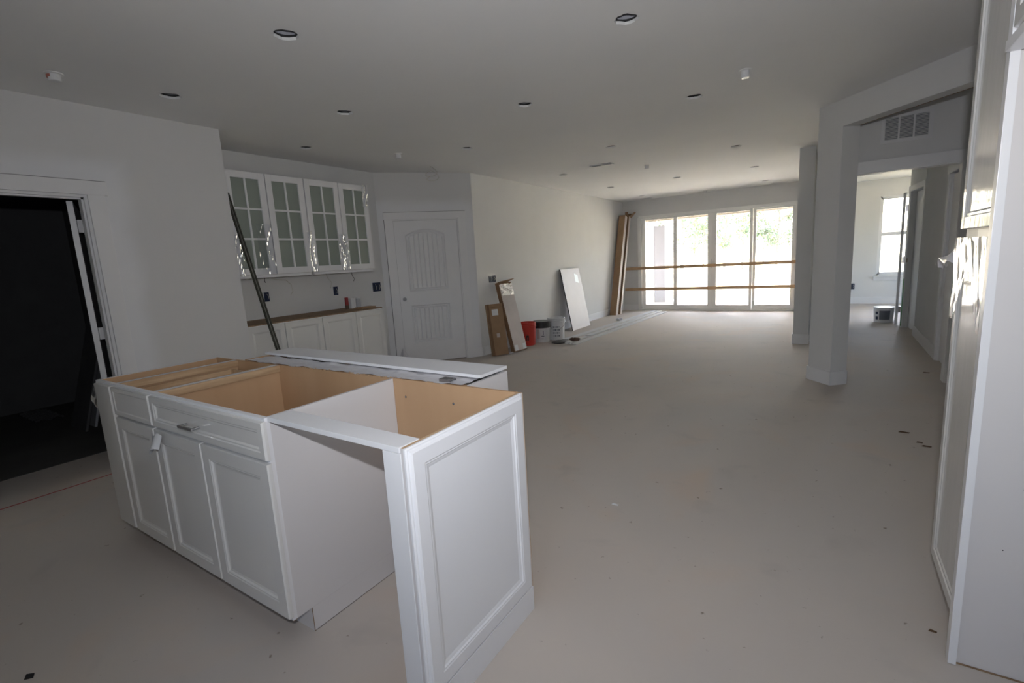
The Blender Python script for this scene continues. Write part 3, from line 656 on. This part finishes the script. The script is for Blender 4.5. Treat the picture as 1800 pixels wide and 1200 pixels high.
# ------------------------------------------------------------------ recessed cans
CL = ['ragged recessed light opening in the ceiling, nearest the camera on the left', 'ragged recessed light opening nearest the camera at top centre of ceiling',
      'small recessed light opening just above the left kitchen wall top', 'recessed light opening second in the line from the top left wall', 'recessed light opening at mid ceiling right of the second one',
      'recessed light opening below the nearest white sprinkler cap', 'recessed light opening above the left wall cabinets', 'recessed light opening above the right edge of the arched door wall',
      'recessed light opening just behind the rectangular supply vent', 'recessed light opening before the far wall end, right of the room', 'recessed light opening in the far left row, nearest one',
      'recessed light opening in the far left row, second one', 'recessed light opening in the far left row, closest to the window wall', 'recessed light opening in the middle row of the living room',
      'recessed light opening in the far right row, middle one', 'recessed light opening in the far right row, closest to the window wall']
for (x, y), lb in zip(CANS, CL):
    t = thing('recessed_light', lb, 'light', (x, y, H), 'recessed ceiling light openings')
    MB().lathe([(.073, .030), (.073, .14), (.001, .14), (.001, .138), (.070, .138), (.070, .030), (.073, .030)], (x, y, H), 20, closed=False).build('housing', 'can', t)
    MB().lathe([(.076, .0165), (.076, .0295), (.067, .0295), (.067, .0165), (.076, .0165)], (x, y, H), 20, closed=False).build('gap_ring', 'dark', t)
    MB().lathe([(.020, .075), (.024, .09), (.024, .118)], (x, y, H), 12).build('socket', 'can', t)
    MB().tube([(x+.03, y, H+.11), (x+.04, y+.01, H+.06), (x+.02, y+.03, H+.045), (x, y+.03, H+.08)], .004, 6).build('wire', 'bluebox' if y < 3 else 'wire', t)
# sprinkler caps
for x, y, m_, lb, r_, h_ in [(-3.884, 1.149, 'white', 'red and white sprinkler cap near the top left corner of the ceiling', .030, .04), (-4.061, 4.08, 'white', 'white sprinkler cap on the ceiling left of the hanging cable', .028, .045),
                       (-.563, 4.054, 'white', 'white sprinkler cap on the ceiling at upper right, the nearest white one', .027, .05), (-2.257, 7.17, 'white', 'sprinkler cap on the ceiling right of the supply vent', .028, .05), (-2.292, 11.265, 'white', 'sprinkler cap on the ceiling just before the window wall', .028, .04)]:
    t = thing('sprinkler_cap', lb, 'sprinkler', (x, y, H), 'ceiling sprinkler caps')
    MB().lathe([(r_*1.5, 0), (r_*1.5, -.004), (r_, -.006)], (x, y, H), 18).build('base_ring', 'ceil', t)
    MB().lathe([(r_, -.0065), (r_, -h_), (r_*.85, -h_-.004)], (x, y, H), 18).build('cap', 'white', t)
    if y < 2: MB().lathe([(r_*1.03, -.010), (r_*1.03, -h_*.62)], (x-.006, y-.004, H), 18).build('red_band', 'cap', t)
# supply vents
def vent(x0, x1, y0, y1, lb):
    t = thing('supply_vent', lb, 'vent', ((x0+x1)/2, (y0+y1)/2, H), 'ceiling supply vents')
    m_ = MB(); e = .018; m_.box(x0, x1, y0, y0+e, H-.008, H); m_.box(x0, x1, y1-e, y1, H-.008, H); m_.box(x0, x0+e, y0+e, y1-e, H-.008, H); m_.box(x1-e, x1, y0+e, y1-e, H-.008, H); m_.box((x0+x1)/2-.006, (x0+x1)/2+.006, y0+e, y1-e, H-.008, H)
    m_.build('frame', 'white', t); B(x0+e, x1-e, y0+e, y1-e, H-.0015, H).build('opening', 'dark', t)
    n = 5
    for side_ in (0, 1):
        xa = x0+e if side_ == 0 else (x0+x1)/2+.006; xb = (x0+x1)/2-.006 if side_ == 0 else x1-e
        for k in range(n):
            yy = y0+e+(y1-y0-2*e)*(k+.5)/n; s_ = .011 if side_ == 0 else .005
            MB().hexa([(xa, yy-s_/2, H-.007), (xb, yy-s_/2, H-.007), (xb, yy+s_/2, H-.003), (xa, yy+s_/2, H-.003), (xa, yy-s_/2, H-.006), (xb, yy-s_/2, H-.006), (xb, yy+s_/2, H-.002), (xa, yy+s_/2, H-.002)]).build('louver', 'white', t)
vent(-2.86, -2.55, 6.53, 6.65, 'white supply vent in mid ceiling, the nearest ceiling vent')
vent(-3.77, -3.47, 11.32, 11.42, 'white supply vent above the left end of the window wall')
vent(-1.07, -.77, 11.36, 11.46, 'white supply vent above the right end of the window wall')
# return grille
t = thing('return_grille', 'white three part return air grille above the cased opening', 'vent', (.53, 5.9, 2.35))
g0, g1, h0, h1 = .345, .715, 2.232, 2.482; yv = 5.90; e = .03
m_ = MB(); m_.box(g0, g1, yv-.008, yv, h0, h0+e); m_.box(g0, g1, yv-.008, yv, h1-e, h1); m_.box(g0, g0+e, yv-.008, yv, h0+e, h1-e); m_.box(g1-e, g1, yv-.008, yv, h0+e, h1-e)
pw = (g1-g0-2*e-2*.014)/3
for k in (1, 2): xx = g0+e+k*pw+(k-1)*.014; m_.box(xx, xx+.014, yv-.008, yv, h0+e, h1-e)
m_.build('frame', 'white', t); B(g0+e, g1-e, yv-.001, yv, h0+e, h1-e).build('opening', 'ink', t)
for k in range(3):
    xa = g0+e+k*(pw+.014); m_ = MB()
    for j in range(16):
        zz = h0+e+(h1-h0-2*e)*(j+.5)/16; m_.hexa([(xa, yv-.007, zz-.005), (xa+pw, yv-.007, zz-.005), (xa+pw, yv-.002, zz+.002), (xa, yv-.002, zz+.002), (xa, yv-.007, zz-.004), (xa+pw, yv-.007, zz-.004), (xa+pw, yv-.002, zz+.003), (xa, yv-.002, zz+.003)])
    o = m_.build('louver_bank', 'wall', t)

# ------------------------------------------------------------------ PANTRY, fridge panel, over-fridge cabinet
XP = .403
M['pfilm'] = mat('film_wrapped_door', (.66, .66, .65), .35, coat=1.0)
_nt = M['pfilm'].node_tree; _tc = _nt.nodes.new('ShaderNodeTexCoord'); _mp = _nt.nodes.new('ShaderNodeMapping'); _mp.inputs['Scale'].default_value = (1, 5, 1.6)
_ns = _nt.nodes.new('ShaderNodeTexNoise'); _ns.inputs['Scale'].default_value = 1.6; _ns.inputs['Detail'].default_value = 3; _bp = _nt.nodes.new('ShaderNodeBump'); _bp.inputs['Strength'].default_value = .16; _bp.inputs['Distance'].default_value = .01
_nt.links.new(_tc.outputs['Object'], _mp.inputs[0]); _nt.links.new(_mp.outputs[0], _ns.inputs['Vector']); _nt.links.new(_ns.outputs['Fac'], _bp.inputs['Height']); _nt.links.new(_bp.outputs[0], _nt.nodes['Principled BSDF'].inputs['Coat Normal'])
t = thing('pantry_cabinet', 'tall white pantry cabinet with film on its doors, right edge of view', 'cabinet', (.70, 2.13, 0))
c = MB(); c.box(XP, 1.025, 1.912, 2.365, .10, 2.36); c.box(XP+.07, 1.025, 1.912, 2.365, 0, .0995); c.build('carcass', 'side', t)
TPn = frame((XP, 0, 0), (0, 1, 0), (0, 0, 1), (-1, 0, 0))
PF = [(0, .012), (.003, .018), (.040, .018), (.044, .014), (.052, .014), (.058, .010)]
MB(TPn).rings(1.916, 2.362, 1.378, 2.34, PF).build('door', 'pfilm', t)
MB(TPn).rings(1.916, 2.362, .118, 1.345, PF).build('door', 'pfilm', t)
B(XP-.004, XP, 1.916, 2.18, 1.350, 1.374).build('divider_rail', 'cab', t)
t = thing('fridge_panel', 'tall flat white panel beside the pantry, facing the camera', 'panel', (.7, 1.895, 0))
B(.392, 1.025, 1.890, 1.910, .004, 2.36, bev=.0008).build('panel', 'side', t)
B(.371, .3915, 1.874, 1.911, .003, 2.36, bev=.0012).build('edge_strip', 'cab', t)
for (x, z) in ((.50, .62), (.505, .60), (.47, .42), (.53, 1.05), (.56, 1.07), (.52, 1.55)):
    MB(frame((x, 1.8898, z), (1, 0, 0), (0, 0, 1), (0, -1, 0))).lathe([(.0018, 0), (.0018, .0006)], n=8).build('nail_hole', 'dark', t)
B(.392, 1.02, 1.886, 1.912, 0, .0035).build('raw_bottom_edge', 'mapledark', t)
t = thing('overhead_cabinet', 'white overhead cabinet at the top right corner, above the tall panel', 'cabinet', (.7, 1.4, 1.84))
B(.389, 1.025, .95, 1.872, 1.85, 2.36).build('carcass', 'cabgloss', t)
TO = frame((.3885, 0, 0), (0, 1, 0), (0, 0, 1), (-1, 0, 0))
MB(TO).rings(.955, 1.408, 1.875, 2.34, PF).build('door', 'cabgloss', t); MB(TO).rings(1.413, 1.866, 1.875, 2.34, PF).build('door', 'cabgloss', t)
B(.360, .425, .95, 1.873, 1.822, 1.849, bev=.003).build('light_rail', 'cab', t)
# torn plastic wrap at the top of the lower pantry door
def wrap(a, b):
    y = 1.918+.45*a; z = 1.350-.20*b*(1+.45*math.sin(7*a+1))
    d = .003+.006*abs(math.sin(13*a+2.2*math.sin(3*b)))*(1-.75*b)+.002*abs(math.sin(29*a+4*b))
    return (XP-.019-d, y, z)
tag(MB().grid(60, 26, wrap).build('plastic_wrap', 'film', org=(XP-.02, 2.14, 1.0), smooth=True), 'crinkled clear wrap bunched on the lower pantry door', 'film')
def tail(a, b):
    y = 2.36+.24*a; z = 1.33-.02*a-.08*a*a-(.075*(1-a)+.008)*b+.012*math.sin(9*a)
    return (XP-.022+.015*math.sin(6*a+3*b)-.01*a, y, z)
tag(MB().grid(24, 8, tail).build('plastic_tail', 'dusty', org=(XP-.02, 2.45, 1.3), smooth=True), 'torn tail of clear wrap sticking out past the pantry far edge', 'film')

# ------------------------------------------------------------------ leaning cartons, buckets, board
def V(*a): return Vector(a)
def lean(name, label, cat, P0, P1, Q0, th, faces, extra=None):
    """P0,P1 bottom front corners, Q0 top-left front corner, th thickness away from viewer"""
    uu = (P1-P0); wd = uu.length; uu.normalize(); vv = Q0-P0; vv = (vv-uu*vv.dot(uu)); L = vv.length; vv.normalize(); ww = uu.cross(vv)
    T = frame(P0, uu, vv, ww); t = thing(name, label, cat, tuple(P0))
    return t, T, wd, L
t, T, wd, L = lean('carton', 'short brown cardboard carton leaning on the left wall by the door', 'box', V(-4.045, 5.615, .012), V(-3.925, 5.84, .012), V(-4.18, 5.635, .755), .09, None)
MB(T).box(0, wd, 0, L, -.055, 0, bev=.002).build('box_body', 'card', t)
MB(T).box(.002, wd-.002, L-.055, L-.05, -.001, .002).build('top_crease', 'cardd', t)
MB(T).box(.07, .17, L-.17, L-.08, .0005, .002).build('shipping_label', 'paper', t)
MB(T).box(.10, .15, .26, .32, .0005, .002).build('tape_patch', 'cardl', t)
MB(T).box(.0, .035, 0, L, .0002, .0012).build('tape_strip', 'cardd', t)
t, T, wd, L = lean('carton', 'tall carton with white wrapped face leaning beside the red bucket', 'box', V(-3.905, 5.975, .010), V(-3.865, 6.265, .010), V(-4.165, 5.965, 1.045), .09, None)
MB(T).box(0, wd, 0, L, -.070, 0, bev=.002).build('box_body', 'cardd', t)
MB(T).box(.004, wd-.004, .012, L-.03, .0005, .004).build('white_face', 'cardl', t)
MB(T).hexa([(-.005, L, -.07), (wd+.01, L+.015, -.07), (wd+.03, L+.035, .05), (-.01, L+.005, .05), (-.005, L+.006, -.07), (wd+.01, L+.021, -.07), (wd+.03, L+.041, .05), (-.01, L+.011, .05)]).build('top_flap', 'card', t)
crinkle(T, .01, wd-.01, L-.20, L-.02, .005, .008, 11, 18, 18).build('film_wrap', 'film', t, smooth=True)
for a in (.02, wd-.09): MB(T).box(a, a+.07, .015, .10, .0045, .006).build('tape_patch', 'paper', t)

t, T, wd, L = lean('wall_board', 'large pinkish white board leaning on the left wall behind the buckets', 'board', V(-3.985, 8.13, .004), V(-3.985, 8.915, .004), V(-4.205, 8.05, 1.15), .02, None)
MB(T).box(0, wd, 0, L, -.018, 0, bev=.001).build('board', 'board', t)
MB(T).box(-.001, wd+.001, L, L+.002, -.018, 0).build('raw_edge', 'cardd', t)
MB(T).box(-.004, -.0005, 0, L, -.018, 0).build('dark_side_edge', 'black', t)
MB(T).hexa([(.52, L-.26, .0005), (.66, L-.30, .0005), (.67, L-.14, .0005), (.53, L-.10, .0005), (.52, L-.26, .002), (.66, L-.30, .002), (.67, L-.14, .002), (.53, L-.10, .002)]).build('label_sticker', 'paper', t)

def tall_box(lb, x0, x1, y0, ytop, zt, dep, m1, m2):
    vv = Vector((0, ytop-y0, zt)).normalized(); ww = Vector((0, -vv.z, vv.y)); T = frame((x0, y0, .006), (1, 0, 0), vv, ww); L = Vector((0, ytop-y0, zt)).length
    t = thing('long_carton', lb, 'box', (x0, y0, 0), 'long cartons in the far corner')
    MB(T).box(0, x1-x0, 0, L, -dep, 0, bev=.002).build('box_body', m1, t)
    MB(T).box(x1-x0, x1-x0+.002, .005, L-.005, -dep+.005, -.005).build('lit_side_face', m2, t)  # side painted cream: daylight from the slider is put into its colour
    MB(T).box(.004, x1-x0-.004, 0, .12, .0003, .002).build('bottom_tape', 'card', t)
    return t, T, L
t, T, L = tall_box('long brown carton leaning in the far left corner, left one of two', -4.205, -4.055, 10.50, 11.23, 2.26, .14, 'card', 'cardl')
t, T, L = tall_box('long brown carton leaning in the far left corner, with open flaps', -4.105, -4.015, 10.665, 11.38, 2.24, .10, 'cardd', 'cardl')
MB(T).hexa([(-.06, L, -.14), (.0, L, -.14), (.0, L+.16, -.14), (-.07, L+.16, -.14), (-.06, L, -.136), (.0, L, -.136), (.0, L+.16, -.136), (-.07, L+.16, -.136)]).build('top_flap', 'cardd', t)
MB(T).hexa([(.09, L, -.14), (.09, L, -.02), (.20, L+.10, -.03), (.20, L+.12, -.13), (.093, L-.002, -.14), (.093, L-.002, -.02), (.203, L+.098, -.03), (.203, L+.118, -.13)]).build('top_flap', 'card', t)
MB(T).hexa([(0, L, -.14), (.09, L, -.14), (.09, L+.11, -.15), (0, L+.11, -.15), (0, L, -.137), (.09, L, -.137), (.09, L+.11, -.147), (0, L+.11, -.147)]).build('top_flap', 'cardd', t)

def bucket(x, y, r1, r2, h_, m_, lb, name='bucket', band=None, marks=None, handle=True, z=0.0, empty=True):
    t = thing(name, lb, 'bucket', (x, y, z))
    pr = [(r1*.97, 0), (r1, .008), (r1+(r2-r1)*.80, h_*.80), (r2*1.02, h_*.80), (r2*1.02, h_*.84), (r2, h_*.845), (r2, h_*.90), (r2*1.025, h_*.905), (r2*1.025, h_*.925), (r2, h_*.93), (r2*1.02, h_-.006), (r2*1.0, h_), (r2*.97, h_), (r2*.965, h_*.93), (r1*.95, h_*.5), (.001, h_*.5)] if empty else \
         [(r1*.97, 0), (r1, .008), (r2, h_*.88)]
    MB().lathe(pr, (x, y, z), 32).build('body', m_, t, smooth=False)
    a0_ = math.atan2(-y, -x)
    if band: MB().lathe([(r2*1.03, h_*.70), (r2*1.045, h_*.72), (r2*1.045, h_*.985), (r2*1.0, h_+.004), (r2*.5, h_+.005)], (x, y, z), 32).build('lid', band, t)
    if marks:
        for (da, z0_, z1_, w_, mm) in marks:
            p = MB(); ra = r1+(r2-r1)*((z0_+z1_)/2/h_)+.0015
            def fn(i, j): a = a0_+da+(i-.5)*w_; rr = r1+(r2-r1)*((z0_+(z1_-z0_)*j)/(h_))+.002; return (x+rr*math.cos(a), y+rr*math.sin(a), z+z0_+(z1_-z0_)*j)
            p.grid(6, 3, fn).build('printed_mark', mm, t)
    if handle:
        pts = [(x+(r2*1.04)*math.cos(a0_+PI/2-PI*k/12)*1.0, y+(r2*1.04)*math.sin(a0_+PI/2-PI*k/12), z+h_*.86-.13*math.sin(PI*k/12)*h_/.37) for k in range(13)]
        MB().tube(pts, .0025, 6).build('wire_handle', 'metal', t)
    return t
LOGO = [(.05, .14, .17, .30, 'black'), (-.06, .09, .15, .12, 'black'), (.14, .09, .15, .12, 'black'), (.04, .175, .19, .16, 'rag')]
bucket(-4.08, 6.63, .128, .150, .37, 'red', 'bright red plastic bucket with black round logo near the left wall', marks=LOGO, handle=False)
bucket(-4.0, 6.975, .128, .148, .345, 'white', 'paint smeared white bucket with black speckled lid, middle of three', band='black', marks=[(.1, .10, .115, .35, 'ink'), (.16, .13, .20, .10, 'siding'), (.02, .06, .07, .3, 'ink'), (-.45, .06, .22, .35, 'cardl')], handle=False, empty=False)
bucket(-3.875, 7.265, .128, .148, .37, 'white', 'white lidless bucket with grey printing and wire handle, right of three', marks=[(-.35+.22*i, .06+.05*j, .085+.05*j, .17, 'siding' if (i+j) % 2 else 'caulk') for i in range(4) for j in range(4)])
bucket(.785, 10.14, .128, .142, .285, 'white', 'white bucket with grey square label on the bedroom floor', band=None, marks=[(.12, .05, .20, 1.1, 'ink'), (-.72, .14, .18, .3, 'bluebox'), (-.72, .05, .10, .3, 'bluebox')], handle=False, empty=False)

# trim boards lying on the living room floor
def plank(lb, A, Bp, wd, z, th=.014, m_='plankpaint', name='trim_board'):
    A, Bp = Vector((*A, z)), Vector((*Bp, z)); uu = (Bp-A).normalized(); vv = Vector((-uu.y, uu.x, 0)); T = frame(A, uu, vv, (0, 0, 1))
    t = thing(name, lb, 'board', tuple(A)); MB(T).box(0, (Bp-A).length, 0, wd, 0, th, bev=.002).build('face_board', m_, t)
    MB(T).box(.003, (Bp-A).length-.003, wd-.0005, wd+.012, 0, th*.6, bev=.001).build('back_lip', m_, t); return t
plank('long white trim board on the floor, nearest the room of the three', (-3.29, 6.80), (-3.09, 11.20), .10, 0)
plank('long white trim board on the floor, middle of the three', (-3.44, 7.0), (-3.24, 11.30), .10, 0)
plank('long white trim board on the floor, closest to the leaning cartons', (-3.62, 7.2), (-3.38, 11.40), .12, 0)
plank('short white trim board lying on top of the floor boards', (-3.40, 7.6), (-3.26, 9.9), .09, .0145)
cl = MB(); cl.lathe([(.13, 0), (.14, .012), (.10, .028), (.03, .036)], (-3.66, 6.955, .001), 20); o = cl.build('black_lid', 'black', org=(-3.66, 6.955, 0)); tag(o, 'flat black plastic lid on the floor before the white buckets', 'lid')
def lump(name, m_, c, s_, seed, lb, cat):
    bm = bmesh.new(); bmesh.ops.create_icosphere(bm, subdivisions=3, radius=1); rnd = random.Random(seed); ph = [rnd.uniform(0, 6) for _ in range(4)]
    for v in bm.verts:
        k = 1+.25*math.sin(5*v.co.x+ph[0])*math.sin(6*v.co.y+ph[1])+.15*math.sin(11*v.co.z+9*v.co.x+ph[2])
        v.co = Vector((v.co.x*s_[0]*k, v.co.y*s_[1]*k, max(-.95, v.co.z*k)*s_[2]+s_[2]*.96))
    me = bpy.data.meshes.new(name); bm.to_mesh(me); bm.free(); me.materials.append(M[m_]); o = bpy.data.objects.new(name, me); COL.objects.link(o); o.location = c; tag(o, lb, cat); return o
lump('rag', 'rag', (-3.46, 7.10, .0150), (.09, .05, .025), 3, 'crumpled brown rag at the near end of the floor boards', 'rag')
lump('paper_wad', 'paper', (-3.42, 6.80, .0145), (.06, .05, .022), 5, 'dirty pale paper wad at the near tip of the floor boards', 'paper')
lump('plastic_scrap', 'white', (-3.68, 9.72, 0), (.07, .09, .025), 8, 'bright white plastic scrap on the floor beside the far boards', 'scrap')
lump('plastic_bag', 'dusty', (-3.93, 5.905, 0), (.035, .05, .012), 9, 'flat clear plastic scrap under the two leaning cartons', 'scrap')
for x, y, s_, m_, lb in [(.493, 4.238, .022, 'leafdry', 'brown leaf fragment on the open floor before the header, leftmost'), (.556, 4.053, .012, 'leafdry', 'tiny brown leaf crumb between two larger ones on the floor'),
                   (.585, 3.99, .018, 'leafdry', 'brown leaf fragment on the floor nearest the pantry'), (.868, 6.29, .02, 'leafdry', 'dark crumb on the hall floor beside the cased opening'),
                   (-.938, 2.361, .013, 'paper', 'tiny white paper scrap on the open floor right of the island'), (.355, 2.02, .008, 'leafdry', 'tiny wood splinter by the pantry base')]:
    g = MB().hexa([(x-s_*1.6, y-s_*.4, .0005), (x+s_, y-s_*.5, .0005), (x+s_*1.4, y+s_*.3, .0005), (x-s_, y+s_*.5, .0005), (x-s_*1.6, y-s_*.4, .003), (x+s_, y-s_*.5, .006), (x+s_*1.4, y+s_*.3, .003), (x-s_, y+s_*.5, .006)])
    tag(g.build('floor_scrap', m_, org=(x, y, 0)), lb, 'debris')
g = MB().hexa([(-2.350, .284, .0005), (-2.322, .272, .0005), (-2.304, .292, .0005), (-2.330, .302, .0005), (-2.350, .284, .0015), (-2.322, .272, .0015), (-2.304, .292, .0015), (-2.330, .302, .0015)])
tag(g.build('floor_chip', 'black', org=(-2.33, .29, 0)), 'small dark diamond shaped chip on the floor at bottom left', 'debris')
tag(B(-4.317, -4.305, -2.4, 1.9, 0, .0015).build('chalk_line', 'redline', org=(-4.31, 0, 0)), 'straight dark red chalk line on the floor before the left doorway', 'line')
# trash bag by the arched door
t = thing('plastic_bag', 'dirty clear plastic bag slumped at the foot of the arched door', 'bag', (-4.86, 4.68, 0))
def bag(a, b):
    rr = .085*(1-b)**.7*(1+.2*math.sin(5*a*2*PI)); return (-4.86+rr*math.cos(2*PI*a)+.02*b-.03*b, 4.68+rr*1.1*math.sin(2*PI*a)-.03*b, .002+.26*b)
MB().grid(30, 12, bag).build('bag_body', 'dusty', t, smooth=True)
lump('x', 'rag', (-4.86, 4.68, 0), (.05, .06, .03), 4, 'x', 'x')
bpy.data.objects['x'].name = 'contents'; c_ = bpy.data.objects['contents']; del c_['label']; del c_['category']; c_.parent = t; c_.location = (0, 0, .003)

# hall end: open door, tape, hinge
dh = thing('open_door', 'dark edge-on door standing open at the end of the hall', 'door', (.925, 9.72, 0))
vd = Vector((.095, 1, 0)).normalized(); T = frame((.895, 9.70, .012), vd, (0, 0, 1), Vector((-vd.y, vd.x, 0)))
MB(T).box(0, .75, 0, 2.03, -.035, 0, bev=.002).build('door_leaf', 'trim', dh)
for z in (.25, 1.02, 1.80):
    o = MB(T).box(-.012, .03, z-.05, z+.05, -.075, -.036, bev=.002).build('hinge', 'metal', dh)
w = MB(TE @ Matrix.Translation((0, 0, -.06))); w.box(.115, .785, .01, 2.03, -.03, 0); struct('door_4', w, 'trim')
tag(MB(TE).box(.802, .85, .02, .75, .0165, .018).build('green_tape', 'green', org=tuple(HE0)), 'vertical strip of green masking tape on the hall door casing', 'tape')
tag(MB(TE).box(.78, .80, 1.0, 1.06, .0, .006).build('strike_plate', 'mapledark', org=tuple(HE0)), 'small dark strike plate on the hall end door jamb', 'hardware')

# things inside the dark room
w = MB(); w.grid(30, 16, lambda a, b: (-7.3+.65*a, 1.28+.22*b, .008+.018*abs(math.sin(19*a+6*b))+.012*abs(math.sin(27*b+9*a))))
tag(w.build('plastic_drop', 'film', org=(-6.8, 1.5, 0), smooth=True), 'crumpled clear plastic lying on the dark room floor', 'film')
t = thing('leaning_boards', 'dark boards leaning inside the dark room behind the open door', 'board', (-6.3, 1.3, 0))
MB(frame((-6.4, 1.55, 0), (1, 0, 0), Vector((0, .25, 1)).normalized(), Vector((0, -1, .25)).normalized())).box(0, .5, 0, 1.3, 0, .02, bev=.002).build('board', 'caulk', t)
MB(frame((-6.2, 1.45, 0), (1, 0, 0), Vector((0, .28, 1)).normalized(), Vector((0, -1, .28)).normalized())).box(0, .4, 0, 1.1, 0, .02, bev=.002).build('board', 'darkroom', t)

# ------------------------------------------------------------------ OUTSIDE
g = struct('lawn', B(-90, 90, -60, 140, -.30, -.20), 'lawn')
struct('patio', B(-5.2, -.2, 11.73, 15.0, -.18, -.05), 'patio')
struct('trim_7', B(-5.6, -.22, 11.73, 14.6, 2.45, 2.52), 'soffit')
t = thing('porch_beam', 'tan porch beam seen across the top of the sliding glass', 'beam', (-2.4, 14.2, 2.25))
B(-5.4, -.22, 14.02, 14.20, 2.235, 2.449).build('beam', 'soffit', t)
t = thing('porch_column', 'grey sided porch column with white corner boards outside', 'column', (-4.07, 14.1, -.05))
for k in range(13):
    z = -.05+k*.165
    MB().hexa([(-4.225, 13.99, z), (-3.915, 13.99, z), (-3.915, 14.21, z), (-4.225, 14.21, z), (-4.225, 14.00, z+.165), (-3.915, 14.00, z+.165), (-3.915, 14.20, z+.165), (-4.225, 14.20, z+.165)]).build('siding_board', 'siding', t)
B(-3.912, -3.80, 13.98, 14.22, -.05, 2.234).build('corner_board', 'extw', t)
B(-4.40, -4.228, 13.98, 14.22, -.05, 2.234).build('corner_board', 'extw', t)
t = thing('porch_screen', 'white porch wall section with dark dashed seam outside left pane', 'wall panel', (-4.6, 14.1, -.05))
B(-5.0, -4.42, 14.0, 14.2, -.05, 2.234).build('panel', 'extw', t)
for k in range(16): B(-4.418, -4.402, 13.975, 13.979, .02+k*.14, .11+k*.14).build('seam_dash', 'ink', t)

leafme = {}
def tree(x, y, h_, spread, seed, lb):
    rnd = random.Random(seed); t = thing('tree', lb, 'tree', (x, y, -.2), 'trees beyond the lawn')
    pts = [(x, y, -.2)]; n = 7
    for k in range(1, n+1): pts.append((x+rnd.uniform(-.12, .12)*k*.5, y+rnd.uniform(-.1, .1)*k*.5, -.2+h_*k/n))
    MB().tube(pts, [.085*(1-.8*k/n) for k in range(n+1)], 8).build('trunk', 'bark', t)
    br_ = MB(); cl_ = []
    for k in range(22):
        zz = h_*(.16+.80*k/22); i = min(n-1, int(zz/h_*n)); p = Vector(pts[i]).lerp(Vector(pts[i+1]), zz/h_*n-i)
        a = rnd.uniform(0, 2*PI); ln = spread*(1.0-.65*(k/22))*rnd.uniform(.6, 1.1); q = p+Vector((math.cos(a)*ln, math.sin(a)*ln, rnd.uniform(.1, .9)))
        br_.tube([p, p.lerp(q, .5)+Vector((0, 0, .08)), q], [.05, .03, .012], 5); cl_ += [q, p.lerp(q, .6)]
    br_.build('branch_set', 'bark', t)
    fo = bmesh.new()
    for c_ in cl_:
        R = rnd.uniform(.35, .75)
        for _ in range(70):
            d = Vector((rnd.gauss(0, 1), rnd.gauss(0, 1), rnd.gauss(0, .7)))*R*.55; p = c_+d; s_ = rnd.uniform(.05, .11)
            a = Vector((rnd.gauss(0, 1), rnd.gauss(0, 1), rnd.gauss(0, 1))).normalized(); b_ = a.orthogonal().normalized()
            vs = [fo.verts.new(p+a*s_-Vector((x, y, -.2))), fo.verts.new(p+b_*s_*.6-Vector((x, y, -.2))), fo.verts.new(p-a*s_-Vector((x, y, -.2))), fo.verts.new(p-b_*s_*.6-Vector((x, y, -.2)))]
            fo.faces.new(vs)
    me = bpy.data.meshes.new('foliage'); fo.to_mesh(me); fo.free(); me.materials.append(M['leaf']); o = bpy.data.objects.new('foliage', me); COL.objects.link(o); o.parent = t; o['kind'] = 'stuff'
def dirpt(px, dist):    # point at a distance along the heading of an azimuth (radians right of +Y)
    return (math.sin(px)*dist, math.cos(px)*dist)
AZ = lambda px: math.radians(-33.45)+math.atan((px-900)/851.4)
TR_ = [(1160, 38, 9, 2.2, 'slender tree seen through the left slider pane beside the porch column'), (1205, 23, 9.5, 2.4, 'leafy tree seen through the second slider pane, left half'), (1226, 50, 10, 2.0, 'thin pale tree in the middle of the second slider pane'),
       (1240, 46, 11, 2.4, 'distant tree at the right edge of the second slider pane'), (1277, 31, 11, 2.6, 'leafy tree filling the upper third slider pane'), (1308, 40, 11, 1.6, 'bare slender tree at the right of the third slider pane'),
       (1345, 52, 9, 1.8, 'distant slender tree at the left of the fourth slider pane'), (1368, 41, 8.5, 1.7, 'slender tree standing in the middle of the fourth slider pane'), (1387, 66, 8, 2.2, 'low distant tree at the right edge of the fourth slider pane')]
for k, (px, dist, h_, sp, lb) in enumerate(TR_):
    x, y = dirpt(AZ(px), dist); tree(x, y, h_, sp, 30+k, lb)
t = thing('lawn_stake', 'small grey stake standing in the bright lawn beyond the third pane', 'stake', (-2.9, 21.8, -.2))
B(-2.94, -2.86, 21.76, 21.84, -.2, .15).build('post', 'siding', t); B(-3.25, -2.55, 21.72, 21.88, -.2, -.165).build('base', 'siding', t)
